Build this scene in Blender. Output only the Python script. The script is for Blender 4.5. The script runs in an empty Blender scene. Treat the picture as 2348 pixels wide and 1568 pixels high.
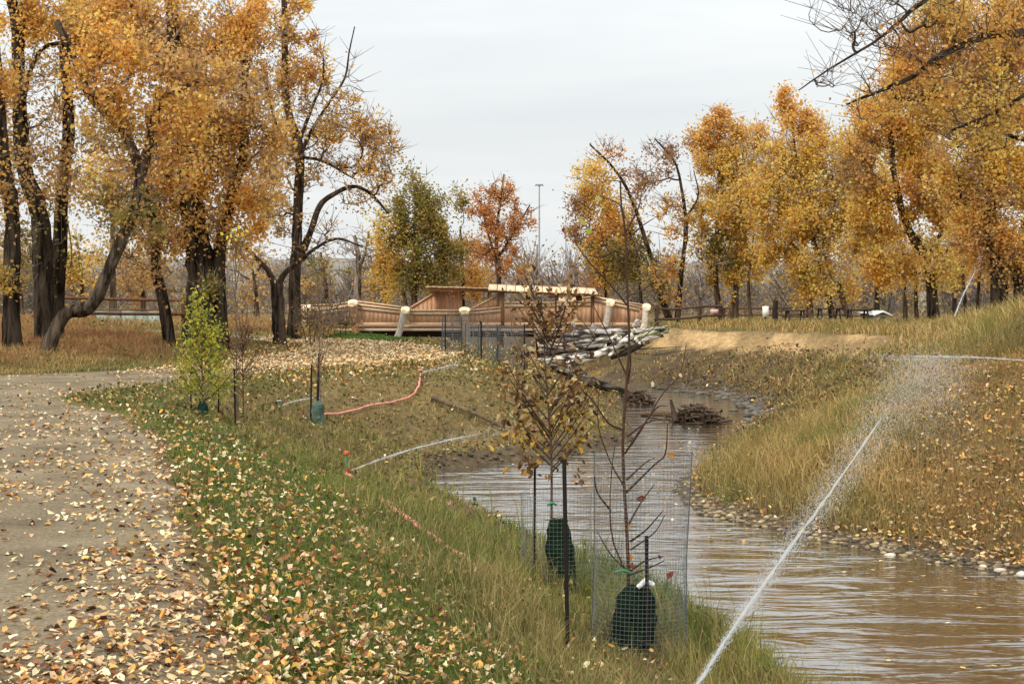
import bpy, math, random
import numpy as np
from mathutils import Vector

random.seed(7)
rng = np.random.default_rng(11)
S = bpy.context.scene
COL = S.collection

# ------------------------------------------------------------------ camera, sky, sun, exposure
F = 3224.0            # focal length in units of a 2347 px wide picture
CX, HY, EYE = 1173.5, 708.0, 1.6
cam_d = bpy.data.cameras.new("camera")
cam = bpy.data.objects.new("camera", cam_d)
COL.objects.link(cam)
cam.location = (0, 0, EYE)
cam.rotation_euler = (math.radians(90), 0, 0)
cam_d.sensor_fit = 'HORIZONTAL'
cam_d.sensor_width = 36.0
cam_d.lens = 36.0 * F / 2347.0
cam_d.shift_y = -(784.0 - HY) / 2347.0
cam_d.clip_start = 0.1
cam_d.clip_end = 3000
S.camera = cam

SUN_ELEV, SUN_ROT = 38, 215      # light from behind the camera, a little to the left
W = bpy.data.worlds.new("World")
S.world = W
W.use_nodes = True
nt = W.node_tree
nt.nodes.clear()
out = nt.nodes.new('ShaderNodeOutputWorld')
bg1 = nt.nodes.new('ShaderNodeBackground')
bg2 = nt.nodes.new('ShaderNodeBackground')
mixs = nt.nodes.new('ShaderNodeMixShader')
sky = nt.nodes.new('ShaderNodeTexSky')
sky.sky_type = 'NISHITA'
sky.sun_disc = False
sky.sun_elevation = math.radians(SUN_ELEV)
sky.sun_rotation = math.radians(SUN_ROT)
sky.dust_density = 3
nt.links.new(sky.outputs[0], bg1.inputs[0])
bg1.inputs[1].default_value = 0.10
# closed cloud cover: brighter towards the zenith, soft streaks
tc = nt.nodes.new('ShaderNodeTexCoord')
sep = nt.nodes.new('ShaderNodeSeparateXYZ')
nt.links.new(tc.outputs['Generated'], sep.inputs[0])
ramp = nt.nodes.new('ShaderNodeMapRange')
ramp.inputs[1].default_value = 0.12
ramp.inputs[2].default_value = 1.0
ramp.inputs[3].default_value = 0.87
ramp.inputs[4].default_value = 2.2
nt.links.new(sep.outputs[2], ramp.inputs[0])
mp = nt.nodes.new('ShaderNodeMapping')
mp.inputs['Scale'].default_value = (1.2, 1.2, 9.0)
nt.links.new(tc.outputs['Generated'], mp.inputs[0])
nz = nt.nodes.new('ShaderNodeTexNoise')
nz.inputs['Scale'].default_value = 2.2
nz.inputs['Detail'].default_value = 4
nz.inputs['Distortion'].default_value = 0.4
nt.links.new(mp.outputs[0], nz.inputs[0])
cr = nt.nodes.new('ShaderNodeValToRGB')
cr.color_ramp.elements[0].position = 0.3
cr.color_ramp.elements[0].color = (0.76, 0.79, 0.80, 1)
cr.color_ramp.elements[1].position = 0.72
cr.color_ramp.elements[1].color = (0.90, 0.915, 0.905, 1)
nt.links.new(nz.outputs[0], cr.inputs[0])
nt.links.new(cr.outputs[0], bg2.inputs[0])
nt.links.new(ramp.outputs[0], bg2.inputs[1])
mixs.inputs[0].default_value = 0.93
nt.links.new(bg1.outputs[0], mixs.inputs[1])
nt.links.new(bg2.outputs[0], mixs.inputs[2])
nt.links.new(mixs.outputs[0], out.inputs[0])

sun_d = bpy.data.lights.new("sun", 'SUN')
sun_d.energy = 1.5
sun_d.angle = math.radians(10)
sun_d.color = (1.0, 0.93, 0.82)
sun = bpy.data.objects.new("sun", sun_d)
COL.objects.link(sun)
_e, _r = math.radians(SUN_ELEV), math.radians(SUN_ROT)
_dir = Vector((math.sin(_r) * math.cos(_e), math.cos(_r) * math.cos(_e), math.sin(_e)))
sun.rotation_euler = _dir.to_track_quat('Z', 'Y').to_euler()
sun.location = (0, 0, 60)

S.view_settings.view_transform = 'Standard'
S.view_settings.look = 'None'
S.view_settings.gamma = 1
S.view_settings.use_curve_mapping = False
S.view_settings.exposure = 0.30
S.render.engine = 'CYCLES'
S.cycles.max_bounces = 6
S.cycles.diffuse_bounces = 3
S.cycles.glossy_bounces = 3
S.cycles.transparent_max_bounces = 8

# ------------------------------------------------------------------ helpers
def V(xv, yv, Y):
    return np.array([(xv - CX) / F * Y, Y, EYE - (yv - HY) / F * Y])

def lin(c):
    c = np.asarray(c, float) / 255.0
    return np.where(c <= 0.04045, c / 12.92, ((c + 0.055) / 1.055) ** 2.4)

def tag(o, label=None, cat=None, group=None, kind=None):
    if label: o['label'] = label
    if cat: o['category'] = cat
    if group: o['group'] = group
    if kind: o['kind'] = kind
    return o

def empty(name, loc, label, cat, group=None, rz=0.0):
    o = bpy.data.objects.new(name, None)
    o.empty_display_size = 0.2
    COL.objects.link(o)
    o.location = [float(v) for v in loc]
    o.rotation_euler = (0, 0, rz)
    return tag(o, label, cat, group)

def make_mesh(name, verts, quads=None, tris=None, cols=None, smooth=False):
    verts = np.asarray(verts, np.float32).reshape(-1, 3)
    nq = 0 if quads is None else len(quads)
    ntr = 0 if tris is None else len(tris)
    me = bpy.data.meshes.new(name)
    me.vertices.add(len(verts))
    me.vertices.foreach_set('co', verts.ravel())
    loops = []
    if nq: loops.append(np.asarray(quads, np.int32).ravel())
    if ntr: loops.append(np.asarray(tris, np.int32).ravel())
    loops = np.concatenate(loops)
    me.loops.add(len(loops))
    me.loops.foreach_set('vertex_index', loops)
    starts = np.concatenate([np.arange(nq) * 4, nq * 4 + np.arange(ntr) * 3]).astype(np.int32)
    tot = np.concatenate([np.full(nq, 4), np.full(ntr, 3)]).astype(np.int32)
    me.polygons.add(nq + ntr)
    me.polygons.foreach_set('loop_start', starts)
    me.polygons.foreach_set('loop_total', tot)
    me.update(calc_edges=True)
    if smooth:
        me.polygons.foreach_set('use_smooth', np.ones(nq + ntr, bool))
    if cols is not None:
        cols = np.asarray(cols, np.float32)
        if cols.shape[1] == 3:
            cols = np.concatenate([cols, np.ones((len(cols), 1), np.float32)], 1)
        a = me.color_attributes.new("Col", 'FLOAT_COLOR', 'POINT')
        a.data.foreach_set('color', cols.ravel())
    return me

def link(name, me, mat=None, parent=None, origin=None):
    o = bpy.data.objects.new(name, me)
    if mat is not None and len(me.materials) == 0:
        me.materials.append(mat)
    COL.objects.link(o)
    if parent is not None:
        o.parent = parent
    return o

class MB:
    """collects verts / quads / tris with a colour per vertex"""
    def __init__(self):
        self.v, self.q, self.t, self.c, self.n = [], [], [], [], 0
    def add(self, v, q=None, t=None, col=(1, 1, 1)):
        v = np.asarray(v, float).reshape(-1, 3)
        if q is not None and len(q): self.q.append(np.asarray(q, int) + self.n)
        if t is not None and len(t): self.t.append(np.asarray(t, int) + self.n)
        col = np.asarray(col, float)
        if col.ndim == 1: col = np.tile(col, (len(v), 1))
        self.v.append(v); self.c.append(col); self.n += len(v)
    def mesh(self, name, smooth=False, origin=None):
        v = np.concatenate(self.v)
        if origin is not None: v = v - np.asarray(origin)
        q = np.concatenate(self.q) if self.q else None
        t = np.concatenate(self.t) if self.t else None
        return make_mesh(name, v, q, t, np.concatenate(self.c), smooth)
    def build(self, name, mat, parent=None, smooth=False):
        org = None
        if parent is not None:
            p, org = parent, np.zeros(3)
            while p is not None:
                org = org + np.array(p.location); p = p.parent
        return link(name, self.mesh(name, smooth, org), mat, parent)
    def box(self, lo, hi, col=(1, 1, 1)):
        (a, b, c), (d, e, f) = lo, hi
        v = [(a,b,c),(d,b,c),(d,e,c),(a,e,c),(a,b,f),(d,b,f),(d,e,f),(a,e,f)]
        self.add(v, q=[(0,3,2,1),(4,5,6,7),(0,1,5,4),(1,2,6,5),(2,3,7,6),(3,0,4,7)], col=col)
    def prism(self, poly, y0, y1, col=(1, 1, 1)):
        """poly: list of (x, z) in a plane of constant y, pulled from y0 to y1 (4 corners)"""
        v = [(x, y0, z) for x, z in poly] + [(x, y1, z) for x, z in poly]
        self.add(v, q=[(0,1,2,3),(7,6,5,4),(0,4,5,1),(1,5,6,2),(2,6,7,3),(3,7,4,0)], col=col)

def tube(mb, pts, radii, sides=8, col=(1, 1, 1), cap=True, rough=0.0, capcol=None, rg=rng):
    pts = np.asarray(pts, float); n = len(pts)
    radii = np.broadcast_to(np.asarray(radii, float), (n,))
    tan = np.gradient(pts, axis=0)
    tan /= np.linalg.norm(tan, axis=1, keepdims=True) + 1e-9
    ref = np.array([0.0, 1.0, 0.0]) if abs(tan[0][1]) < 0.8 else np.array([1.0, 0, 0])
    a = np.linspace(0, 2 * math.pi, sides, endpoint=False)
    vs = []
    ph = rg.uniform(0, 6.28, 3)
    for i in range(n):
        u = np.cross(tan[i], ref); u /= np.linalg.norm(u) + 1e-9
        w = np.cross(u, tan[i])
        rr = radii[i] * (1 + rough * (0.5 * np.sin(3 * a + ph[0] + i * 0.35) + 0.35 * np.sin(5 * a + ph[1] - i * 0.5) + rg.normal(0, 0.25, sides)))
        vs.append(pts[i] + np.outer(np.cos(a) * rr, u) + np.outer(np.sin(a) * rr, w))
    v = np.concatenate(vs)
    i = np.arange(n - 1)[:, None] * sides
    j = np.arange(sides)[None, :]
    j2 = (j + 1) % sides
    q = np.stack([i + j, i + j2, i + sides + j2, i + sides + j], -1).reshape(-1, 4)
    mb.add(v, q=q, col=col)
    if cap:
        for k, rev in ((0, True), (n - 1, False)):
            ring = vs[k]
            c = ring.mean(0)
            vv = np.vstack([ring, c])
            t = [((b + 1) % sides, b, sides) if rev else (b, (b + 1) % sides, sides) for b in range(sides)]
            kc = np.asarray(col, float); kc = kc.mean(0) if kc.ndim == 2 else kc
            mb.add(vv, t=t, col=kc if capcol is None else capcol)

def smooth_pts(pts, n):
    pts = np.asarray(pts, float)
    if len(pts) < 3:
        t = np.linspace(0, 1, n)[:, None]
        return pts[0] * (1 - t) + pts[-1] * t
    P = np.vstack([2 * pts[0] - pts[1], pts, 2 * pts[-1] - pts[-2]])
    m = len(pts) - 1
    u = np.linspace(0, m - 1e-6, n)
    k = u.astype(int); t = (u - k)[:, None]
    p0, p1, p2, p3 = P[k], P[k + 1], P[k + 2], P[k + 3]
    return 0.5 * (2 * p1 + (p2 - p0) * t + (2 * p0 - 5 * p1 + 4 * p2 - p3) * t ** 2 + (3 * p1 - p0 - 3 * p2 + p3) * t ** 3)

def segs(mb, P0, P1, R0, R1, sides=4, col=(1, 1, 1)):
    """many little frustums at once"""
    P0 = np.asarray(P0); P1 = np.asarray(P1); n = len(P0)
    if n == 0: return
    d = P1 - P0; d /= np.linalg.norm(d, axis=1, keepdims=True) + 1e-9
    ref = np.where(np.abs(d[:, 1:2]) < 0.8, np.array([[0, 1.0, 0]]), np.array([[1.0, 0, 0]]))
    u = np.cross(d, ref); u /= np.linalg.norm(u, axis=1, keepdims=True) + 1e-9
    w = np.cross(u, d)
    a = np.linspace(0, 2 * math.pi, sides, endpoint=False)
    ca, sa = np.cos(a), np.sin(a)
    ring = u[:, None, :] * ca[None, :, None] + w[:, None, :] * sa[None, :, None]
    v = np.concatenate([P0[:, None] + ring * np.asarray(R0)[:, None, None], P1[:, None] + ring * np.asarray(R1)[:, None, None]], 1)
    j = np.arange(sides); j2 = (j + 1) % sides
    q = (np.arange(n)[:, None, None] * 2 * sides + np.stack([j, j2, sides + j2, sides + j], -1)[None]).reshape(-1, 4)
    col = np.asarray(col, float)
    if col.ndim == 2: col = np.repeat(col, 2 * sides, 0)
    mb.add(v.reshape(-1, 3), q=q, col=col)

def rand_dirs(n, rg=rng):
    d = rg.normal(size=(n, 3))
    return d / (np.linalg.norm(d, axis=1, keepdims=True) + 1e-9)

def leaf_quads(mb, C, size, cols, rg=rng, normal=None, spread=1.0, aspect=0.72, fold=0.18):
    """leaf shaped, folded along the midrib: 6 vertices, 2 quads"""
    n = len(C)
    if n == 0: return
    nrm = rand_dirs(n, rg)
    if normal is not None:
        nrm = np.asarray(normal) + nrm * spread
        nrm /= np.linalg.norm(nrm, axis=1, keepdims=True)
    t = np.cross(nrm, rand_dirs(n, rg)); t /= np.linalg.norm(t, axis=1, keepdims=True) + 1e-9
    b = np.cross(nrm, t)
    s = np.broadcast_to(size, (n,))[:, None] * 0.5
    f = nrm * s * fold * rg.uniform(-1.5, 1.5, (n, 1))
    g = nrm * s * fold * rg.uniform(-1.5, 1.5, (n, 1))
    P = [C - t * s, C - t * s * 0.35 + b * s * aspect + f, C + t * s * 0.45 + b * s * aspect * 0.7 + f + g,
         C + t * s + g, C + t * s * 0.45 - b * s * aspect * 0.7 + f + g, C - t * s * 0.35 - b * s * aspect + f]
    v = np.stack(P, 1)
    q = (np.arange(n)[:, None, None] * 6 + np.array([[0, 3, 2, 1], [0, 5, 4, 3]])[None]).reshape(-1, 4)
    mb.add(v.reshape(-1, 3), q=q, col=np.repeat(cols, 6, 0))

def rhombs(mb, C, size, cols, rg=rng, aspect=0.6):
    """far leaves: one bent quad each"""
    n = len(C)
    if n == 0: return
    nrm = rand_dirs(n, rg)
    t = np.cross(nrm, rand_dirs(n, rg)); t /= np.linalg.norm(t, axis=1, keepdims=True) + 1e-9
    b = np.cross(nrm, t)
    s = np.broadcast_to(size, (n,))[:, None] * 0.5
    v = np.stack([C - t * s, C + b * s * aspect - t * s * 0.2, C + t * s, C - b * s * aspect + nrm * s * 0.2], 1)
    q = (np.arange(n)[:, None] * 4 + np.arange(4)[None])
    mb.add(v.reshape(-1, 3), q=q, col=np.repeat(cols, 4, 0))

def pal_cols(pal, n, rg=rng, jit=0.16, idx=None):
    P = np.array([lin(c) for c in pal])
    if idx is None: idx = rg.integers(0, len(P), n)
    c = P[idx % len(P)] * np.clip(rg.normal(1, jit, (n, 1)), 0.45, 1.5)
    c = c * np.clip(rg.normal(1, 0.05, (n, 3)), 0.8, 1.2)
    return np.clip(c, 0.004, 0.9)

# value noise on arrays
_perm = np.random.default_rng(3).random((256, 256))
def vnoise(x, y):
    xi = np.floor(x).astype(int); yi = np.floor(y).astype(int)
    fx = x - xi; fy = y - yi
    fx = fx * fx * (3 - 2 * fx); fy = fy * fy * (3 - 2 * fy)
    g = lambda a, b: _perm[a & 255, b & 255]
    return (g(xi, yi) * (1 - fx) + g(xi + 1, yi) * fx) * (1 - fy) + (g(xi, yi + 1) * (1 - fx) + g(xi + 1, yi + 1) * fx) * fy
def fnoise(x, y, o=3):
    r = 0; a = 0.5
    for k in range(o):
        r = r + a * vnoise(x * 2 ** k + 17.3 * k, y * 2 ** k + 5.1 * k); a *= 0.5
    return r / (1 - 0.5 ** o)
def sstep(a, b, x):
    t = np.clip((x - a) / (b - a), 0, 1)
    return t * t * (3 - 2 * t)

# ------------------------------------------------------------------ materials
def new_mat(name):
    m = bpy.data.materials.new(name); m.use_nodes = True
    n = m.node_tree; n.nodes.clear()
    o = n.nodes.new('ShaderNodeOutputMaterial')
    return m, n, o
def N(n, t, **kw):
    x = n.nodes.new(t)
    for k, v in kw.items():
        if k in x.inputs: x.inputs[k].default_value = v
        else: setattr(x, k, v)
    return x
def noise_node(n, scale, detail=4, rough=0.6, vec=None, coord='Object'):
    c = N(n, 'ShaderNodeTexCoord')
    m = N(n, 'ShaderNodeMapping')
    if vec: m.inputs['Scale'].default_value = vec
    n.links.new(c.outputs[coord], m.inputs[0])
    z = N(n, 'ShaderNodeTexNoise', Scale=scale, Detail=detail, Roughness=rough)
    n.links.new(m.outputs[0], z.inputs['Vector'])
    return z
def mix_rgb(n, a, b, fac, mode='MIX'):
    m = n.nodes.new('ShaderNodeMix'); m.data_type = 'RGBA'; m.blend_type = mode
    for sock, val in ((m.inputs[0], fac), (m.inputs[6], a), (m.inputs[7], b)):
        if hasattr(val, 'is_linked') or isinstance(val, bpy.types.NodeSocket): n.links.new(val, sock)
        else: sock.default_value = val if not isinstance(val, (tuple, list)) or len(val) == 4 else tuple(val) + (1,)
    return m.outputs[2]
def foliage_mat(name, transl=0.35, rough=0.6):
    m, n, o = new_mat(name)
    a = N(n, 'ShaderNodeAttribute', attribute_name='Col')
    d = N(n, 'ShaderNodeBsdfPrincipled', Roughness=rough)
    d.inputs['Specular IOR Level'].default_value = 0.25
    t = N(n, 'ShaderNodeBsdfTranslucent')
    x = N(n, 'ShaderNodeMixShader'); x.inputs[0].default_value = transl
    n.links.new(a.outputs[0], d.inputs['Base Color']); n.links.new(a.outputs[0], t.inputs[0])
    n.links.new(d.outputs[0], x.inputs[1]); n.links.new(t.outputs[0], x.inputs[2])
    n.links.new(x.outputs[0], o.inputs[0])
    return m
def surf_mat(name, rough=0.85, nscale=12, namp=0.5, vec=None, bump=0.3, bdist=0.02, bscale=None, spec=0.3, metal=0.0, tint=None, transl=0):
    """colour attribute (or tint) broken up by procedural grain and relief"""
    m, n, o = new_mat(name)
    if tint is None:
        base = N(n, 'ShaderNodeAttribute', attribute_name='Col').outputs[0]
    else:
        r = N(n, 'ShaderNodeRGB'); r.outputs[0].default_value = tuple(tint) + (1,); base = r.outputs[0]
    z = noise_node(n, nscale, 5, 0.65, vec)
    mr = N(n, 'ShaderNodeMapRange'); mr.inputs[1].default_value = 0.25; mr.inputs[2].default_value = 0.75
    mr.inputs[3].default_value = 1 - namp; mr.inputs[4].default_value = 1 + namp
    n.links.new(z.outputs[0], mr.inputs[0])
    c = mix_rgb(n, base, mr.outputs[0], 1.0, 'MULTIPLY')
    p = N(n, 'ShaderNodeBsdfPrincipled', Roughness=rough, Metallic=metal)
    p.inputs['Specular IOR Level'].default_value = spec
    n.links.new(c, p.inputs['Base Color'])
    if bump:
        z2 = noise_node(n, bscale or nscale * 1.6, 5, 0.7, vec)
        b = N(n, 'ShaderNodeBump', Strength=bump, Distance=bdist)
        n.links.new(z2.outputs[0], b.inputs['Height']); n.links.new(b.outputs[0], p.inputs['Normal'])
    n.links.new(p.outputs[0], o.inputs[0])
    return m

M = {}
M['leaf'] = foliage_mat('leaf', 0.55)
M['grass'] = foliage_mat('grass', 0.3, 0.7)
M['litter'] = foliage_mat('litter', 0.1, 0.7)
def bark_mat():
    m, n, o = new_mat('bark')
    base = N(n, 'ShaderNodeAttribute', attribute_name='Col').outputs[0]
    z = noise_node(n, 5.5, 6, 0.72, (1, 1, 0.13)); z.inputs['Distortion'].default_value = .5
    r = N(n, 'ShaderNodeValToRGB'); r.color_ramp.elements[0].position = .40; r.color_ramp.elements[0].color = (.22, .20, .18, 1); r.color_ramp.elements[1].position = .64; r.color_ramp.elements[1].color = (2.1, 2.05, 2.0, 1)
    n.links.new(z.outputs[0], r.inputs[0])
    p = N(n, 'ShaderNodeBsdfPrincipled', Roughness=0.95); p.inputs['Specular IOR Level'].default_value = .05
    n.links.new(mix_rgb(n, base, r.outputs[0], 1.0, 'MULTIPLY'), p.inputs['Base Color'])
    b = N(n, 'ShaderNodeBump', Strength=1.0, Distance=.12); n.links.new(z.outputs[0], b.inputs['Height']); n.links.new(b.outputs[0], p.inputs['Normal'])
    n.links.new(p.outputs[0], o.inputs[0])
    return m
M['bark'] = bark_mat()
M['twig'] = surf_mat('twig', 0.8, 20, 0.35, None, 0.2, 0.004, 40, 0.2)
M['ground'] = surf_mat('ground', 0.95, 7, 0.55, None, 0.9, 0.04, 22, 0.1)
M['wood'] = surf_mat('wood', 0.75, 5, 0.22, (6, 6, 0.8), 0.35, 0.01, 12, 0.25)
M['log'] = surf_mat('log', 0.9, 9, 0.55, (1, 1, 1), 0.6, 0.03, 12, 0.15)
def birch_mat():
    m, n, o = new_mat('birch_log')
    base = N(n, 'ShaderNodeAttribute', attribute_name='Col').outputs[0]
    z = noise_node(n, 3.2, 3, 0.55, (0.5, 2.0, 2.4))
    r = N(n, 'ShaderNodeValToRGB'); r.color_ramp.elements[0].position = .43; r.color_ramp.elements[0].color = (.10, .09, .08, 1); r.color_ramp.elements[1].position = .54; r.color_ramp.elements[1].color = (1.15, 1.15, 1.15, 1)
    n.links.new(z.outputs[0], r.inputs[0])
    p = N(n, 'ShaderNodeBsdfPrincipled', Roughness=0.85); p.inputs['Specular IOR Level'].default_value = .15
    n.links.new(mix_rgb(n, base, r.outputs[0], 1.0, 'MULTIPLY'), p.inputs['Base Color'])
    b = N(n, 'ShaderNodeBump', Strength=.8, Distance=.04); n.links.new(z.outputs[0], b.inputs['Height']); n.links.new(b.outputs[0], p.inputs['Normal'])
    n.links.new(p.outputs[0], o.inputs[0])
    return m
M['birch'] = birch_mat()
M['plain'] = surf_mat('plain', 0.6, 4, 0.12, None, 0.1, 0.004, 30, 0.4)
M['hose'] = surf_mat('hose', 0.5, 9, 0.25, None, 0.25, 0.004, 60, 0.4)
M['steel'] = surf_mat('rusty_steel', 0.8, 30, 0.4, None, 0.4, 0.003, 60, 0.3, 0.2)
M['stone'] = surf_mat('stone', 0.8, 14, 0.3, None, 0.5, 0.01, 25, 0.3)
M['bag'] = surf_mat('bag', 0.85, 9, 0.6, (1, 1, .5), 1.0, 0.08, 12, 0.05)
M['hill'] = surf_mat('hill', 1.0, 0.25, 0.35, (1, 1, 2.0), 1.0, 1.5, 0.7, 0.0)

def gravel_mat():
    m, n, o = new_mat('gravel')
    z1 = noise_node(n, 0.9, 5, 0.6); z2 = noise_node(n, 32, 5, 0.8); z3 = noise_node(n, 260, 2, 0.6)
    r = N(n, 'ShaderNodeValToRGB')
    r.color_ramp.elements[0].position = 0.32; r.color_ramp.elements[0].color = (*lin((102, 90, 72)), 1)
    r.color_ramp.elements[1].position = 0.68; r.color_ramp.elements[1].color = (*lin((142, 127, 102)), 1)
    n.links.new(z1.outputs[0], r.inputs[0])
    mr = N(n, 'ShaderNodeMapRange'); mr.inputs[1].default_value = .3; mr.inputs[2].default_value = .7
    mr.inputs[3].default_value = 0.45; mr.inputs[4].default_value = 1.5
    n.links.new(z2.outputs[0], mr.inputs[0])
    c = mix_rgb(n, r.outputs[0], mr.outputs[0], 1.0, 'MULTIPLY')
    mr3 = N(n, 'ShaderNodeMapRange'); mr3.inputs[1].default_value = .3; mr3.inputs[2].default_value = .7
    mr3.inputs[3].default_value = 0.7; mr3.inputs[4].default_value = 1.3
    n.links.new(z3.outputs[0], mr3.inputs[0])
    c = mix_rgb(n, c, mr3.outputs[0], 1.0, 'MULTIPLY')
    p = N(n, 'ShaderNodeBsdfPrincipled', Roughness=0.95); p.inputs['Specular IOR Level'].default_value = 0.1
    n.links.new(c, p.inputs['Base Color'])
    b = N(n, 'ShaderNodeBump', Strength=0.8, Distance=0.012)
    n.links.new(z2.outputs[0], b.inputs['Height']); n.links.new(b.outputs[0], p.inputs['Normal'])
    n.links.new(p.outputs[0], o.inputs[0])
    return m
M['gravel'] = gravel_mat()

def water_mat():
    m, n, o = new_mat('water')
    p = N(n, 'ShaderNodeBsdfPrincipled', Roughness=0.05, IOR=1.45)
    p.inputs['Coat Weight'].default_value = 1.0; p.inputs['Coat Roughness'].default_value = .05; p.inputs['Coat IOR'].default_value = 1.75
    p.inputs['Specular IOR Level'].default_value = 0.5
    z = noise_node(n, 0.35, 3, 0.5, (1, 1, 1))
    r = N(n, 'ShaderNodeValToRGB')
    r.color_ramp.elements[0].color = (*lin((56, 48, 32)), 1); r.color_ramp.elements[1].color = (*lin((78, 68, 50)), 1)
    n.links.new(z.outputs[0], r.inputs[0]); n.links.new(r.outputs[0], p.inputs['Base Color'])
    a = noise_node(n, 1.5, 3, 0.55, (0.3, 1.0, 1)); a.inputs['Distortion'].default_value = 0.7
    c = noise_node(n, 6.5, 3, 0.6, (0.4, 1.2, 1)); c.inputs['Distortion'].default_value = 0.4
    b1 = N(n, 'ShaderNodeBump', Strength=1.0, Distance=0.06)
    b2 = N(n, 'ShaderNodeBump', Strength=0.9, Distance=0.009)
    n.links.new(a.outputs[0], b1.inputs['Height']); n.links.new(c.outputs[0], b2.inputs['Height'])
    n.links.new(b1.outputs[0], b2.inputs['Normal']); n.links.new(b2.outputs[0], p.inputs['Normal']); n.links.new(b2.outputs[0], p.inputs['Coat Normal'])
    n.links.new(p.outputs[0], o.inputs[0])
    return m
M['water'] = water_mat()

def spray_mat():
    m, n, o = new_mat('spray')
    g = N(n, 'ShaderNodeBsdfPrincipled', Roughness=0.15, IOR=1.33)
    g.inputs['Base Color'].default_value = (0.86, 0.88, 0.88, 1)
    t = N(n, 'ShaderNodeBsdfTranslucent'); t.inputs[0].default_value = (0.95, 0.95, 0.95, 1)
    tr = N(n, 'ShaderNodeBsdfTransparent')
    x = N(n, 'ShaderNodeMixShader'); x.inputs[0].default_value = 0.5
    y = N(n, 'ShaderNodeMixShader'); y.inputs[0].default_value = 0.55
    n.links.new(g.outputs[0], x.inputs[1]); n.links.new(t.outputs[0], x.inputs[2])
    n.links.new(x.outputs[0], y.inputs[1]); n.links.new(tr.outputs[0], y.inputs[2])
    n.links.new(y.outputs[0], o.inputs[0])
    return m
M['spray'] = spray_mat()

# ------------------------------------------------------------------ terrain layout (metres, camera at the origin looking along +y)
WZ = -1.5     # creek level
# creek: y, left shore x, right shore x
CREEK = np.array([
    (0, 3.2, 22), (5, 2.9, 17), (8, 2.6, 13.5), (11.6, 2.15, 9.6), (14, 1.75, 7.3), (16.2, 1.05, 5.9), (18, 0.4, 4.6), (19.2, 0.0, 3.9),
    (21.2, -0.65, 2.85), (23.7, -1.3, 2.7), (25.5, -1.6, 3.0), (27.4, -1.2, 3.5), (28.6, -.1, 3.9), (30, 1.5, 4.3),
    (33, 2.8, 5.1), (36, 3.05, 6.0), (40, 3.25, 7.0), (44, 3.4, 7.6), (48, 3.9, 7.6), (51, 4.1, 7.1), (54, 3.0, 6.2),
    (58, -.6, 3.6), (62, -3.2, 1.4), (66, -4.0, 1.0), (72, -4.5, 0.6), (90, -5, 0), (140, -6, -1), (190, -6, -1)], float)
def creek_lr(y):
    return np.interp(y, CREEK[:, 0], CREEK[:, 1]), np.interp(y, CREEK[:, 0], CREEK[:, 2])
PATH_IN = [(-0.9, 2), (-1.0, 4), (-1.12, 6), (-1.65, 8), (-2.4, 10.5), (-3.4, 14), (-4.5, 17.7), (-6.3, 22), (-8.0, 24.9), (-8.3, 27.3), (-7.3, 30),
           (-6.4, 33.3), (-5.3, 36.3), (-3.1, 41), (-1.6, 45.0), (-2.4, 49.5), (-4.8, 53.6), (-9.5, 57.4), (-15, 61)]
PATH_OUT = [(-4.6, 2), (-4.7, 4), (-4.9, 6), (-5.4, 8), (-6.4, 11), (-8, 15), (-10, 20), (-13, 25), (-15.5, 29), (-15, 33), (-12.2, 33.8),
            (-10.5, 36), (-9.3, 38.5), (-8.4, 42.5), (-7.7, 46), (-7.3, 49), (-7.9, 51.6), (-10.6, 54.4), (-14.5, 57.2), (-19.5, 60)]
pin = smooth_pts(PATH_IN, 260); pout = smooth_pts(PATH_OUT, 260)
_wr = np.random.default_rng(5)
pin = pin + np.stack([fnoise(pin[:, 1] * 1.3, pin[:, 0] * 0 + 3) - .5, np.zeros(260)], 1) * 0.35
poly = np.vstack([pin, pout[::-1]])

GX0, GX1, GY0, GY1, GS = -64.0, 84.0, 0.0, 130.0, 0.2
gx = np.arange(GX0, GX1 + GS, GS); gy = np.arange(GY0, GY1 + GS, GS)
XX, YY = np.meshgrid(gx, gy)
def polydist(X, Y, P, closed):
    best = np.full(X.shape, 1e9, np.float32)
    m = len(P) if closed else len(P) - 1
    for i in range(m):
        a = P[i]; b = P[(i + 1) % len(P)]
        ab = b - a; L = ab @ ab + 1e-12
        t = np.clip(((X - a[0]) * ab[0] + (Y - a[1]) * ab[1]) / L, 0, 1)
        d = (X - a[0] - t * ab[0]) ** 2 + (Y - a[1] - t * ab[1]) ** 2
        np.minimum(best, d, out=best)
    return np.sqrt(best)
ly = np.concatenate([np.linspace(0, 70, 60), [90, 140, 190]])
# distances on a coarser grid, read back bilinearly
gs2 = 0.4
gx2 = np.arange(GX0, GX1 + gs2, gs2); gy2 = np.arange(GY0, GY1 + gs2, gs2)
X2, Y2 = np.meshgrid(gx2, gy2)
Lc, Rc = creek_lr(ly)
dL = polydist(X2, Y2, np.stack([Lc, ly], 1), False)
dR = polydist(X2, Y2, np.stack([Rc, ly], 1), False)
cl, crr = creek_lr(Y2)
dL = np.where(X2 < cl, dL, -dL)       # positive on land left of the creek
dR = np.where(X2 > crr, dR, -dR)      # positive on land right of it
pp = poly[::3]
dP = polydist(X2, Y2, pp, True)
ins = np.zeros(X2.shape, bool)
j = len(pp) - 1
for i in range(len(pp)):
    xi, yi = pp[i]; xj, yj = pp[j]
    c = ((yi > Y2) != (yj > Y2)) & (X2 < (xj - xi) * (Y2 - yi) / (yj - yi + 1e-12) + xi)
    ins ^= c; j = i
dP = np.where(ins, -dP, dP)           # negative on the path
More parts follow.
